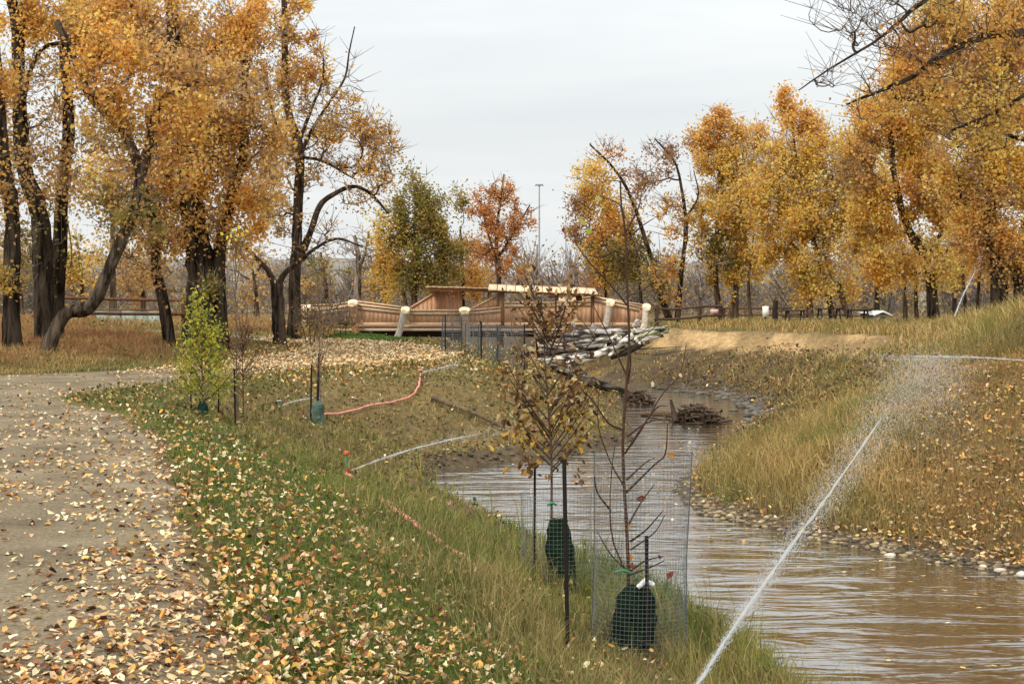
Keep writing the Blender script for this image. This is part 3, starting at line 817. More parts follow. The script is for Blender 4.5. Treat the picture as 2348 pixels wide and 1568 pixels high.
tree('cottonwood_tree', 'dark-trunked cottonwood at the right edge whose amber crown fills the corner', T, 54,
     [([(2292, 745), (2288, 620), (2268, 500), (2280, 300), (2300, 100)], 20, 8), ([(2340, 745), (2335, 640), (2350, 500)], 17, 8), ([(2275, 480), (2330, 400), (2390, 330)], 6, 3), ([(2275, 540), (2210, 470), (2190, 380)], 5, 2)],
     [(2230, 130, 110, 90, 1.0, ORANGE), (2330, 180, 90, 110, 1.2, ORANGE), (2230, 280, 100, 80, 1.2, GOLD), (2320, 380, 90, 100, 1.3, GOLD), (2230, 420, 90, 80, 1.1, GOLD), (2250, 560, 100, 70, 1.1, ORANGE), (2330, 620, 80, 60, 1.0, BROWN), (2160, 210, 60, 60, .6, BROWN), (2330, 20, 90, 80, 1.1, ORANGE), (2250, 350, 150, 300, .3, BROWN), (2060, 180, 70, 60, .7, ORANGE), (2110, 110, 70, 60, .7, ORANGE), (2180, 40, 90, 70, .9, GOLD), (2000, 250, 50, 40, .5, ORANGE)],
     seed=39, leaf=.1, clump=.34, n_attr=1.1, dens=2.7)
tree('background_tree', 'pale gold tree far behind the gap between the two big right-hand crowns', T, 105, [([(2010, 735), (2008, 600), (2000, 420)], 6, 2)],
     [(2000, 440, 70, 80, .9, GOLD), (1990, 560, 70, 60, .9, GOLD), (2060, 620, 50, 40, .7, BROWN)], seed=41, leaf=.16, clump=.5)
tree('background_tree', 'brown-gold tree far behind the right-hand trunks', T, 98, [([(2190, 735), (2188, 620), (2200, 460)], 6, 2)],
     [(2190, 480, 80, 80, .9, GOLD), (2180, 600, 80, 50, .9, BROWN), (2280, 640, 60, 40, .8, BROWN)], seed=42, leaf=.16, clump=.5)
for k, (bx, tx, ty, yy, lab) in enumerate([(2077, 2070, 560, 70, 'thin trunk leftmost of those under the amber crown'), (2103, 2098, 580, 72, 'slanting thin trunk right of the leftmost one under the amber crown'),
        (2215, 2205, 600, 66, 'grey slender trunk midway along the right bank crest'), (2245, 2252, 560, 68, 'slender dark trunk left of the thick trunk at the right edge')]):
    tree('young_cottonwood', lab, T, yy, [([(bx, 740), (bx - 4, 680), (tx, ty)], 6, 3)], [(tx, ty + 10, 45, 50, .8, BROWN), (tx - 20, ty + 50, 40, 30, .6, GOLD)], seed=50 + k, leaf=.12, clump=.4, bark=BARK_M, group='slender trunks on the right bank crest')
# near tree outside the frame whose limb hangs in at top right
tree('overhanging_cottonwood', 'nearest cottonwood at top right whose thick dark limb and bare twigs hang into the sky', T, 25,
     [([(2640, 950), (2625, 700), (2610, 400), (2600, 100), (2590, -200)], 50, 34),
      ([(2605, 90), (2450, 70), (2347, 76), (2250, 88), (2150, 132), (2098, 172), (2040, 200), (1985, 222), (1940, 240)], 13, 2.2),
      ([(2600, 20), (2400, -80), (2230, -60), (2110, 10), (2050, 60), (2000, 100), (1900, 160), (1830, 208)], 9, 1.2),
      ([(2600, -40), (2350, -160), (2150, -120), (2000, -70), (1950, 0)], 9, 2), ([(2605, 250), (2500, 200), (2400, 190), (2300, 250), (2180, 300)], 9, 3), ([(2605, 400), (2450, 340), (2347, 320), (2310, 310)], 10, 4)],
     [(1960, 60, 110, 60, .02, BROWN), (1920, 190, 70, 35, .05, BROWN), (2060, 110, 80, 60, .22, ORED), (2090, 20, 90, 50, .06, BROWN), (2200, 40, 90, 60, .8, ORANGE), (2000, 240, 60, 40, .5, ORANGE), (2150, 210, 80, 60, .8, ORANGE), (2130, 120, 60, 60, .5, ORANGE), (2280, 230, 80, 90, .8, GOLD), (2310, 60, 80, 70, .7, ORANGE), (2230, 330, 80, 50, .3, GOLD)],
     seed=60, leaf=.07, tip=.0065, n_attr=11, twig=lin((92, 78, 70)), clump=.14, sides=12, flat=1.0)

for k, (bx, yy, lab) in enumerate([(742, 56, 'tangled olive-brown shrub in front of the left end of the bridge'), (712, 52, 'low thin shrub right of the forked tree, left of the bigger shrub'), (782, 57, 'small shrub against the leftmost bridge panels')]):
    tree('shrub', lab, 'shrub', yy, [([(bx, 790), (bx - 2, 760), (bx - 8, 715)], 1.6, .7), ([(bx + 6, 790), (bx + 12, 750), (bx + 22, 712)], 1.4, .6), ([(bx - 6, 790), (bx - 16, 760), (bx - 26, 728)], 1.4, .6)],
         [(bx, 735, 34, 32, .25, OLIVE), (bx + 8, 762, 36, 24, .5, BROWN), (bx - 6, 700, 22, 36, .08, PINKISH)], seed=70 + k, leaf=.08, tip=.005, n_attr=5, clump=.2, bark=lin((96, 80, 68)), sides=6, group='shrubs before the left end of the bridge')
# far wood reading as one grey mass
def far_wood():
    rg = np.random.default_rng(77)
    mb = MB(); lf = MB()
    for k in range(330):
        yy = rg.uniform(112, 235); xx = rg.uniform(-0.5, 0.5) * yy * 0.95
        h = rg.uniform(4.5, 8.5)
        if 5 < xx / yy * 100 * -1 + 8 < 0: continue
        z0 = 0.8
        c = lin((140, 128, 120)) * rg.uniform(.7, 1.2)
        n = 90
        b = np.array([xx, yy, z0])
        T0 = b + np.stack([rg.normal(0, .18, n) * h * .3, rg.normal(0, .5, n), rg.uniform(.05, .6, n) * h], 1)
        D = rand_dirs(n, rg); D[:, 2] = np.abs(D[:, 2]) + .5
        D /= np.linalg.norm(D, axis=1, keepdims=True)
        T1 = T0 + D * (rg.uniform(.15, .45, (n, 1)) * h)
        segs(mb, T0, T1, np.full(n, .05), np.full(n, .025), 3, c)
        segs(mb, b[None], (b + [rg.normal(0, .5), 0, h * .8])[None], np.array([.2]), np.array([.06]), 5, c * .7)
        m = int(rg.uniform(20, 200))
        P = b + np.stack([rg.normal(0, .22, m) * h, rg.normal(0, 1.2, m), np.abs(rg.normal(.5, .22, m)) * h], 1)
        rhombs(lf, P, .34, pal_cols([(150, 128, 92), (132, 116, 96), (170, 134, 80), (120, 112, 90)], m, rg), rg)
    # scrub along the foot
    m = 14000
    yy = rg.uniform(100, 230, m); xx = rg.uniform(-.5, .5, m) * yy
    P = np.stack([xx, yy, 0.8 + np.abs(rg.normal(0, .9, m))], 1)
    rhombs(lf, P, .42, pal_cols([(138, 120, 88), (124, 108, 84), (158, 130, 84), (108, 102, 72)], m, rg), rg)
    o = mb.build('bare_woodland', M['twig']); tag(o, 'grey leafless woodland across the park behind the bridge', kind='stuff')
    o = lf.build('distant_scrub', M['leaf']); tag(o, 'dull tan scrub along the foot of the far hillside', kind='stuff')
far_wood()

# ------------------------------------------------------------------ ground cover
def sample_ground(n, ymin, ymax, xl, xr, rg, power=1.0):
    q = rg.uniform(1 / ymax ** power, 1 / ymin ** power, n)
    y = q ** (-1 / power)
    x = rg.uniform(xl, xr, n) * y
    return x, y

def blades(mb, x, y, hgtv, wid, cols, rg, lean=0.35):
    n = len(x)
    if n == 0: return
    z = hgt(x, y)
    P = np.stack([x, y, z - 0.01], 1)
    a = rg.uniform(0, 2 * math.pi, n)
    side = np.stack([np.cos(a), np.sin(a) * .5, np.zeros(n)], 1)
    L = np.stack([rg.normal(0, 1, n), rg.normal(0, .7, n), np.zeros(n)], 1) * lean
    up = np.array([[0, 0, 1.0]])
    h = hgtv[:, None]; w = wid[:, None]
    mid = P + up * h * 0.55 + L * h * 0.3
    tip = P + up * h * np.clip(1 - 0.25 * np.linalg.norm(L, axis=1, keepdims=True), .4, 1) + L * h
    v = np.stack([P - side * w * .5, P + side * w * .5, mid + side * w * .4, mid - side * w * .4, tip], 1).reshape(-1, 3)
    b = np.arange(n)[:, None] * 5
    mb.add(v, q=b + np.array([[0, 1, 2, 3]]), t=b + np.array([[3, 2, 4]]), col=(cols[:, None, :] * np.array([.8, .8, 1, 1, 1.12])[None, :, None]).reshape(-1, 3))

GREEN = [(104, 122, 50), (86, 108, 42), (128, 136, 66), (68, 88, 36)]
WEED = [(128, 124, 72), (148, 134, 84), (106, 102, 56), (168, 150, 102), (92, 94, 50)]
STRAW = [(188, 158, 98), (166, 136, 80), (208, 180, 124), (146, 118, 70), (134, 122, 64)]
RUST = [(156, 112, 76), (138, 96, 66), (170, 128, 84), (146, 114, 70)]
def w_px(y, px=2.0): return np.maximum(0.004, px / F * y)

YBG = hit(1440, 1492)[1] + .05
SPK = hit(794, 1096)
def cover():
    rg = np.random.default_rng(5)
    # short lawn grass along the path
    x, y = sample_ground(130000, 5.2, 58, -.44, .2, rg, 0.9)
    p = pathd(x, y); l = shoreL(x, y)
    edge = p + 0.35 * (fnoise(x * 2.5, y * 2.5) - .5)
    k = (edge > 0.02) & (l > 1.3) & (rg.random(len(x)) < sstep(3.6, 1.4, p + 1.2 * (fnoise(x, y) - .5)) + .12) & (x > -8 - (y - 25) * .0) & ((x > -7.5) | (y < 30))
    x, y, p = x[k], y[k], p[k]
    far = sstep(22, 38, y)
    h = rg.uniform(.04, .11, len(x)) * (1 + .5 * far)
    c = pal_cols(GREEN, len(x), rg); c2 = pal_cols(WEED, len(x), rg)
    m = np.clip(far * .75 + (fnoise(x * 1.4 + 7, y * 1.4) - .45) * .9, 0, 1)[:, None]
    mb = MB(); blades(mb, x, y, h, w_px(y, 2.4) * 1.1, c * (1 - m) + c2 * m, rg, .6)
    tag(mb.build('lawn_grass', M['grass']), 'short green grass along the edge of the gravel path', kind='stuff')
    # mown green strip before the bridge
    x = rg.uniform(-9, 1.5, 26000); y = rg.uniform(50, 62.3, 26000)
    p = pathd(x, y); l = shoreL(x, y)
    k = (p > .15) & (l > .6) & (x > -.30 * (y - 50) - 5.5) & (y > 54)
    x, y = x[k], y[k]
    mb = MB(); blades(mb, x, y, rg.uniform(.1, .2, len(x)), rg.uniform(.04, .07, len(x)), pal_cols([(96, 124, 58), (84, 112, 52), (112, 134, 66)], len(x), rg), rg, .5)
    tag(mb.build('green_strip_grass', M['grass']), 'bright green grass strip in front of the bridge', kind='stuff')
    # weeds on the left bank
    x, y = sample_ground(190000, 6.0, 56, -.35, .3, rg, 0.9)
    p = pathd(x, y); l = shoreL(x, y)
    k = (l > 0.02) & (p > .4) & (rg.random(len(x)) < sstep(1.2, 2.8, p + 1.0 * (fnoise(x, y) - .5))) & (x > -9)
    x, y, p, l = x[k], y[k], p[k], l[k]
    near = sstep(34, 20, y)
    tall = (.08 + .15 * near * sstep(4.6, 1.5, l)) * rg.uniform(.5, 1.6, len(x)) * (0.55 + .9 * fnoise(x * 1.2, y * 1.2))
    tall = tall * np.where(rg.random(len(x)) < .02, 1.8, 1) * (1 - .5 * sstep(1.4, .4, l) * (y > 16))
    bagz = ((np.abs(x - .78) < .42) & (y > 9.2) & (y < YBG)) | ((np.abs(x - .42) < .35) & (y > 11.5) & (y < 13.6))
    tall = np.where(bagz, tall * .35, tall)
    tall = np.where((np.abs(x - SPK[0]) < .35) & (y > SPK[1] - 1.6) & (y < SPK[1] + .3), tall * .3, tall)
    nn = fnoise(x * .9 + 3, y * .9)
    c = pal_cols(WEED, len(x), rg); c2 = pal_cols(GREEN, len(x), rg); c3 = pal_cols(STRAW, len(x), rg)
    m = (sstep(.42, .62, nn) * (.35 + .5 * near))[:, None]; m3 = ((fnoise(x * 1.7, y * 1.7 + 50) > .55) * .5 * (1 - near * .5))[:, None]
    cc = c * (1 - m) + c2 * m; cc = cc * (1 - m3) + c3 * m3
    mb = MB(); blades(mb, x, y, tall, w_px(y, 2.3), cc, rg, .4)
    tag(mb.build('bank_weeds', M['grass']), 'olive and yellowing weeds on the left creek bank', kind='stuff')
    # golden grass on the right bank
    x, y = sample_ground(190000, 12, 75, .02, .45, rg, 0.85)
    r = shoreR(x, y)
    sand_z = (x / y < .27) & (r > 4.0) & (r < 5.9) & (y > 47) & (y - .15 * (x - 8) > 47)
    k = (r > 0.35) & ~(sand_z & (rg.random(len(x)) < .985)) & (rg.random(len(x)) < .35 + .65 * sstep(.2, 1.6, r))
    x, y, r = x[k], y[k], r[k]
    leafz = sstep(.24, .34, x / y) * sstep(36, 24, y)          # leafy, thinner growth
    nn = fnoise(x * .45 + 2, y * .45); n5 = fnoise(x * 1.6, y * 1.6 + 9)
    h = (.36 * rg.uniform(.4, 1.5, len(x)) + .32 * sstep(4.5, 7.5, r)) * (1 - .72 * leafz) * (.5 + n5) * (1 - .5 * sstep(46, 54, y))
    h = h * np.where((y > 30) & (r < 3.5), .7, 1)
    c = pal_cols(STRAW, len(x), rg); c2 = pal_cols(WEED, len(x), rg); c3 = pal_cols(GREEN, len(x), rg); c4 = pal_cols(RUST, len(x), rg)
    m = np.clip(sstep(.5, .66, nn) * .9 + sstep(1.8, .5, r) * .6, 0, 1)[:, None]
    m3 = (sstep(.56, .68, fnoise(x * .6 + 40, y * .6)) * .55)[:, None]
    m4 = (leafz * .5)[:, None]
    cc = c * (1 - m) + c2 * m; cc = cc * (1 - m3) + c3 * m3; cc = cc * (1 - m4) + c4 * m4
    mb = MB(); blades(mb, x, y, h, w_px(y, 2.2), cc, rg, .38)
    tag(mb.build('golden_grass', M['grass']), 'golden autumn grass covering the right creek bank', kind='stuff')
    # tall rusty grass under the left trees
    x, y = sample_ground(90000, 33, 80, -.42, -.02, rg, 0.9)
    p = pathd(x, y); l = shoreL(x, y)
    k = (p > .05) & (l > 3) & ((x < -7) | (y > 62.5)) & ~((y > 50) & (y < 62.5) & (x > -.30 * (y - 50) - 5.5))
    x, y, p = x[k], y[k], p[k]
    d = sstep(.6, 4.5, p)
    h = (.12 + .34 * d) * rg.uniform(.6, 1.3, len(x)) * (1 - .55 * sstep(-.2, -.12, x / y))
    c = pal_cols(RUST, len(x), rg); c2 = pal_cols(WEED, len(x), rg); c3 = pal_cols(STRAW, len(x), rg)
    m = (1 - d)[:, None]; m2 = (sstep(.5, .6, fnoise(x * .5, y * .5)) * .6)[:, None]
    cc = c * (1 - m) + c2 * m; cc = cc * (1 - m2) + c3 * m2
    mb = MB(); blades(mb, x, y, h, w_px(y, 2.4), cc, rg, .35)
    tag(mb.build('tall_dry_grass', M['grass']), 'tall rusty brown grass under the trees at the left', kind='stuff')
    # tall bright blades and seed stalks at the water's edge, bottom
    x, y = sample_ground(7000, 7.5, 24, -.08, .26, rg, 1)
    l = shoreL(x, y)
    k = (l > .03) & (l < 1.9) & (rg.random(len(x)) < .2 + .5 * (fnoise(x * 2, y * 2) > .5)) & ~((np.abs(x - .78) < .42) & (y < YBG))
    x, y, l = x[k], y[k], l[k]
    h = rg.uniform(.25, .62, len(x)) * (.7 + .5 * sstep(1.6, .3, l))
    cc = pal_cols([(138, 144, 58), (120, 132, 54), (160, 150, 76), (180, 160, 96), (112, 120, 48)], len(x), rg)
    mb = MB(); blades(mb, x, y, h, np.maximum(.0045, w_px(y, 1.7)), cc, rg, .28)
    tag(mb.build('waterside_blades', M['grass']), 'tall green blades and dry stalks at the near waterline', kind='stuff')
def forbs():
    rg = np.random.default_rng(15)
    def patch(name, label, n, ymin, ymax, xl, xr, cond, pal, hmax, size):
        x, y = sample_ground(n, ymin, ymax, xl, xr, rg, .9)
        k = cond(x, y) & (rg.random(n) < .25 + 1.1 * (fnoise(x * 1.6 + 3, y * 1.6) - .3))
        x, y = x[k], y[k]
        z = hgt(x, y) + rg.random(len(x)) ** 1.3 * hmax * (.5 + fnoise(x, y))
        mb = MB(); sz = (size + .0016 * y) * rg.uniform(.5, 1.3, len(x))
        grp = (fnoise(x * 2.2, y * 2.2) * 23).astype(int)
        idx = np.where(rg.random(len(x)) < .6, grp, rg.integers(0, 9, len(x)))
        rhombs(mb, np.stack([x, y, z], 1), sz, pal_cols(pal, len(x), rg, .22, idx), rg, .55)
        tag(mb.build(name, M['leaf']), label, kind='stuff')
    patch('bank_forbs', 'small leafy weeds mixed into the left bank grass', 52000, 6, 56, -.36, .3, lambda x, y: (shoreL(x, y) > .1) & (pathd(x, y) > .5) & (x > -9) & ~((np.abs(x - .78) < .5) & (y < YBG)),
          WEED + GREEN[:2] + [(150, 122, 72), (120, 92, 60), (84, 78, 46)], .2, .028)
    patch('right_bank_forbs', 'leafy weeds and dry seed heads mixed into the right bank grass', 66000, 13, 70, .03, .44, lambda x, y: (shoreR(x, y) > .25) & ~((shoreR(x, y) > 4.2) & (shoreR(x, y) < 6.2) & (y > 47)),
          STRAW + WEED + [(150, 112, 70), (120, 92, 62), (96, 78, 52)], .34, .034)
    def mott(name, label, n, x0, x1, y0, y1, cond, pal, hmax, s0, s1):
        x = rg.uniform(x0, x1, n); y = rg.uniform(y0, y1, n)
        k = cond(x, y) & (rg.random(n) < .15 + 1.3 * (fnoise(x * 1.1 + 3, y * 1.1) - .2))
        x, y = x[k], y[k]; mb = MB()
        idx = np.where(rg.random(len(x)) < .5, (fnoise(x * 1.7, y * 1.7) * 23).astype(int), rg.integers(0, 9, len(x)))
        rhombs(mb, np.stack([x, y, hgt(x, y) + .02 + rg.random(len(x)) ** 1.5 * hmax], 1), rg.uniform(s0, s1, len(x)), pal_cols(pal, len(x), rg, .25, idx), rg, .6)
        tag(mb.build(name, M['leaf']), label, kind='stuff')
    mott('slope_groundcover', 'mixed dead leaves and low plants on the far part of the left bank', 34000, -8, 4, 19, 54, lambda x, y: (shoreL(x, y) > .15) & (pathd(x, y) > .1),
         WEED + [(150, 118, 70), (118, 90, 58), (84, 74, 44), (190, 160, 100), (78, 88, 40)], .16, .05, .12)
    mott('far_bank_scrub', 'brown twiggy growth and dead leaves below the sandy cut on the far bank', 30000, 2, 16, 30, 57, lambda x, y: (shoreR(x, y) > .2) & (shoreR(x, y) < 4.1 + 1.1 * fnoise(x * .8, y * .8)),
         [(130, 102, 74), (104, 82, 62), (84, 70, 54), (176, 138, 80), (106, 102, 56), (112, 96, 70), (70, 60, 46)], .3, .06, .14)
    patch('understorey', 'dry weeds under the trees at the left', 22000, 34, 78, -.42, -.03, lambda x, y: (pathd(x, y) > .3) & (shoreL(x, y) > 3) & ((x < -7) | (y > 58)),
          RUST + WEED, .5, .05)
cover()
forbs()

# ------------------------------------------------------------------ fallen leaves
PALE = [(222, 198, 152), (212, 182, 136), (198, 166, 122), (234, 216, 174), (188, 156, 120)]
YEL = [(222, 178, 98), (206, 158, 84), (190, 140, 74)]
BRN = [(150, 98, 56), (120, 76, 46), (176, 120, 68), (84, 58, 42)]
def litter():
    rg = np.random.default_rng(9)
    def place(n, ymin, ymax, xl, xr, prob, power=0.9):
        x, y = sample_ground(n, ymin, ymax, xl, xr, rg, power)
        k = rg.random(n) < prob(x, y)
        return x[k], y[k]
    def lay(mb, x, y, size, pals, wts, lift=.012, spread=.25):
        n = len(x)
        pick = rg.choice(len(pals), n, p=np.array(wts) / sum(wts))
        cols = np.zeros((n, 3))
        for i, pl in enumerate(pals):
            kk = pick == i; cols[kk] = pal_cols(pl, kk.sum(), rg, .1)
        C = np.stack([x, y, hgt(x, y) + lift + rg.random(n) * lift], 1)
        leaf_quads(mb, C, size, cols, rg, np.array([[0, 0, 1.0]]), spread, .68, .5)
    # on the path
    def pr(x, y):
        p = pathd(x, y)
        e = sstep(-1.5, -.05, p)
        far = sstep(30, 36, y)
        cl = fnoise(x * 1.6, y * .9)
        return (p < .02) * np.clip(.22 + .58 * e * (y < 28) + sstep(9, 16, y) * .42 + 1.0 * far * (x > -8.9) - (y > 27) * (x < -8.5) * .32 + 1.3 * (cl - .5), .03, 1)
    mb = MB()
    x, y = place(30000, 5.0, 62, -.42, .05, pr)
    lay(mb, x, y, (.036 + .0016 * y) * rg.uniform(.4, 1.3, len(x)), [PALE, YEL, BRN], [.6, .14, .26], .012, .42)
    nf = 20000
    xf = rg.uniform(-10, -.5, nf); yf = 34 + 24 * rg.random(nf)
    k = (pathd(xf, yf) < .15) & (rg.random(nf) < np.clip(sstep(33, 41, yf) * (.6 + .6 * (fnoise(xf * 1.1, yf * 1.1))), 0, 1))
    lay(mb, xf[k], yf[k], rg.uniform(.07, .14, k.sum()), [PALE, YEL, BRN], [.84, .11, .05], .02, .5)
    nf = 9000
    xf = rg.uniform(-9, 3, nf); yf = 30 + 24 * rg.random(nf)
    k = (pathd(xf, yf) > 0) & (pathd(xf, yf) < 3.2) & (shoreL(xf, yf) > .8) & (rg.random(nf) < .25 + .7 * fnoise(xf * .9, yf * .9 + 7))
    lay(mb, xf[k], yf[k], rg.uniform(.06, .12, k.sum()), [PALE, YEL, BRN], [.40, .36, .24], .07, .7)
    tag(mb.build('path_leaf_litter', M['litter']), 'pale dry leaves strewn over the gravel path', kind='stuff')
    # in the grass of the left bank
    def pg(x, y):
        p = pathd(x, y); l = shoreL(x, y)
        far = sstep(22, 32, y)
        return (p > 0) * (l > .2) * np.clip(.62 * sstep(2.4, .1, p) + .17 + .5 * far + .5 * (fnoise(x * 1.3, y * 1.3) - .5), 0, 1) * ((x > -9) | (y < 27))
    mb = MB()
    x, y = place(30000, 5.0, 50, -.36, .2, pg)
    sz = (.038 + .0016 * y) * rg.uniform(.45, 1.2, len(x))
    p = pathd(x, y)
    lay(mb, x, y, sz, [PALE, YEL, BRN], [.42, .26, .32], .04, .7)
    tag(mb.build('bank_leaf_litter', M['litter']), 'fallen leaves caught in the grass of the left bank', kind='stuff')
    # right bank
    def prr(x, y):
        r = shoreR(x, y)
        z = sstep(.2, .3, x / y) * sstep(40, 26, y)
        return (r > .1) * np.clip(.03 + .55 * z + .3 * sstep(1.6, .3, r) * (y < 30) + .55 * (y > 36) * (y < 54) * (r < 4), 0, 1)
    mb = MB()
    x, y = place(24000, 12, 56, .02, .44, prr)
    lay(mb, x, y, (.045 + .0017 * y) * rg.uniform(.6, 1.1, len(x)), [PALE, YEL, BRN], [.32, .38, .30], .07, .5)
    tag(mb.build('right_bank_leaf_litter', M['litter']), 'fallen leaves scattered through the grass of the right bank', kind='stuff')
    mb = MB(); yf = rg.uniform(12, 40, 160); a_, b_ = creek_lr(yf); xf = np.where(rg.random(160) < .6, b_ - abs(rg.normal(0, .7, 160)), rg.uniform(a_ + .2, b_ - .2))
    leaf_quads(mb, np.stack([xf, yf, np.full(160, WZ + .006)], 1), .055 + .001 * yf, pal_cols(PALE + YEL, 160, rg), rg, np.array([[0, 0, 1.0]]), .08, .7, .1)
    tag(mb.build('floating_leaves', M['litter']), 'few pale leaves drifting on the creek', kind='stuff')
    # the largest leaves one by one
    def leaf_mesh(k, col):
        r = np.random.default_rng(400 + k)
        L, Wd = 1.0, r.uniform(.62, .85)
        ts = np.array([0, .12, .3, .5, .7, .87, 1.0]); ws = np.array([.02, .55, .95, 1, .78, .4, .0]) * Wd * .5
        curl = r.uniform(-.25, .3); cup = r.uniform(.05, .3); tw = r.uniform(-.4, .4)
        v = []
        for t_, w_ in zip(ts, ws):
            z = curl * (t_ - .5) ** 2 * 1.6
            for s_ in (-1, 0, 1):
                v.append((t_ - .5, s_ * w_ * (1 + r.normal(0, .06)), z + abs(s_) * w_ * cup + s_ * tw * w_ * (t_ - .3)))
        v += [(-.5, .012, curl * .4), (-.78, .03, curl * .5 + .05), (-.78, .01, curl * .5 + .05), (-.5, -.012, curl * .4)]
        q = []
        for i in range(6):
            for j_ in (0, 1):
                a = i * 3 + j_
                q.append((a, a + 3, a + 4, a + 1))
        q.append((21, 22, 23, 24))
        cc = np.tile(col, (25, 1)); cc[1:21:3] *= 1.12; cc *= np.clip(r.normal(1, .09, (25, 1)), .7, 1.3)
        return make_mesh('fallen_leaf', v, q, None, np.clip(cc, 0, .9))
    kinds = [('pale cream', PALE, 'pale'), ('golden yellow', YEL, 'yellow'), ('dark brown', BRN, 'brown')]
    meshes = {}
    for kn, pal, key in kinds:
        meshes[key] = [leaf_mesh(i + 10 * len(key), lin(pal[i % len(pal)])) for i in range(6)]
        for me in meshes[key]: me.materials.append(M['litter'])
    def pr3(x, y): return np.maximum(pr(x, y) * .9, pg(x, y) * 1.0) * (shoreL(x, y) > 1.2)
    x, y = place(4200, 5.2, 9.2, -.37, .06, pr3, 1.0)
    x, y = x[:300], y[:300]
    for i in range(len(x)):
        kn, pal, key = kinds[rg.choice(3, p=[.62, .2, .18])]
        on = pathd(x[i], y[i]) < 0.02
        o = bpy.data.objects.new('fallen_leaf', meshes[key][int(rg.integers(6))])
        COL.objects.link(o)
        s = rg.uniform(.05, .085)
        o.scale = (s, s, s)
        o.location = (x[i], y[i], float(hgt(x[i], y[i])) + (.014 if on else .045))
        sp = .22 if on else .5
        o.rotation_euler = (rg.normal(0, sp), rg.normal(0, sp), rg.uniform(0, 6.28))
        tag(o, f"{kn} fallen leaf lying {'on the bare gravel of the path' if on else 'in the green grass beside the path'}", 'leaf',
            f"{kn} leaves {'on the gravel' if on else 'in the grass'}")
litter()

# ------------------------------------------------------------------ stones
def stone_verts(rg, r, flat=.6):
    a = (1 + 5 ** .5) / 2
    v = np.array([(-1, a, 0), (1, a, 0), (-1, -a, 0), (1, -a, 0), (0, -1, a), (0, 1, a), (0, -1, -a), (0, 1, -a), (a, 0, -1), (a, 0, 1), (-a, 0, -1), (-a, 0, 1)], float)
    v /= np.linalg.norm(v[0])
    v = v * rg.uniform(.75, 1.2, (12, 1)) * r * np.array([rg.uniform(.9, 1.5), rg.uniform(.7, 1.2), flat])
    return v
ICO = [(0,11,5),(0,5,1),(0,1,7),(0,7,10),(0,10,11),(1,5,9),(5,11,4),(11,10,2),(10,7,6),(7,1,8),(3,9,4),(3,4,2),(3,2,6),(3,6,8),(3,8,9),(4,9,5),(2,4,11),(6,2,10),(8,6,7),(9,8,1)]
def stones():
    rg = np.random.default_rng(21)
    mb = MB()
    for k in range(1500):
        if k < 1100:
            y = rg.uniform(14.5, 22.5) if k < 800 else rg.uniform(22, 30); s = abs(rg.normal(.15, .33)); lr = creek_lr(y)[1]; x = lr + s
            r = rg.uniform(.015, .05)
        elif k < 1350:
            y = rg.uniform(38, 55); x = creek_lr(y)[1] + rg.normal(.3, .4); r = rg.uniform(.05, .14)
        else:
            y = rg.uniform(24, 34); x = creek_lr(y)[0] - abs(rg.normal(.1, .25)); r = rg.uniform(.02, .07)
        c = lin(random.choice([(138, 120, 94), (112, 100, 82), (160, 142, 112), (92, 84, 72), (180, 160, 120)])) * rg.uniform(.7, 1.1)
        if k >= 1100 and k < 1350: c = lin((104, 98, 88)) * rg.uniform(.6, 1.2)
        if k >= 1350: c = c * .45
        z = max(float(hgt(x, y)), WZ)
        mb.add(stone_verts(rg, r) + [x, y, z + r * .2], t=ICO, col=c)
    tag(mb.build('shore_pebbles', M['stone']), 'small pebbles and leaves along the creek shores', kind='stuff')
    big = [(2345, 1322, 26, (206, 198, 182), 'whitest rounded stone at the waterline, cut by the right edge of the picture'),
           (2293, 1312, 22, (192, 184, 168), 'white stone at the waterline just left of the one at the right edge'),
           (2253, 1304, 17, (210, 200, 176), 'small pale stone third from the right edge along the waterline'),
           (2040, 1272, 20, (206, 198, 182), 'isolated flat white stone half in the water below the leafy slope'),
           (2000, 1232, 18, (200, 180, 140), 'tan stone just above the waterline left of the isolated white one'),
           (1884, 1186, 13, (206, 190, 156), 'upright beige stone standing by the water jet'),
           (1870, 1215, 14, (180, 164, 130), 'low brown-grey stone below the upright beige one'),
           (2150, 1290, 14, (190, 172, 134), 'buff stone on the shore between the white ones')]
    for xv, yv, w, c, lab in big:
        Y = 3.1 * F / (yv - HY)
        if yv < 1230: Y = hit(xv, yv)[1]
        x = (xv - CX) / F * Y; r = w / F * Y * .5
        z = max(float(hgt(x, Y)), WZ - .02)
        mb = MB(); sv = stone_verts(rg, r, .62)
        # one subdivision for a rounder stone
        vs = list(map(tuple, sv)); cache = {}; ft = []
        def mid(a, b):
            kx = (min(a, b), max(a, b))
            if kx not in cache:
                m_ = (np.array(vs[a]) + np.array(vs[b])) * .5 * 1.12; vs.append(tuple(m_)); cache[kx] = len(vs) - 1
            return cache[kx]
        for a, b, c_ in ICO:
            ab, bc, ca = mid(a, b), mid(b, c_), mid(c_, a)
            ft += [(a, ab, ca), (b, bc, ab), (c_, ca, bc), (ab, bc, ca)]
        mb.add(vs, t=ft, col=lin(c))
        o = link('shore_stone', mb.mesh('shore_stone', True), M['stone']); o.location = (x, Y, z + r * .25)
        tag(o, lab, 'stone', 'pale stones along the right waterline')
stones()

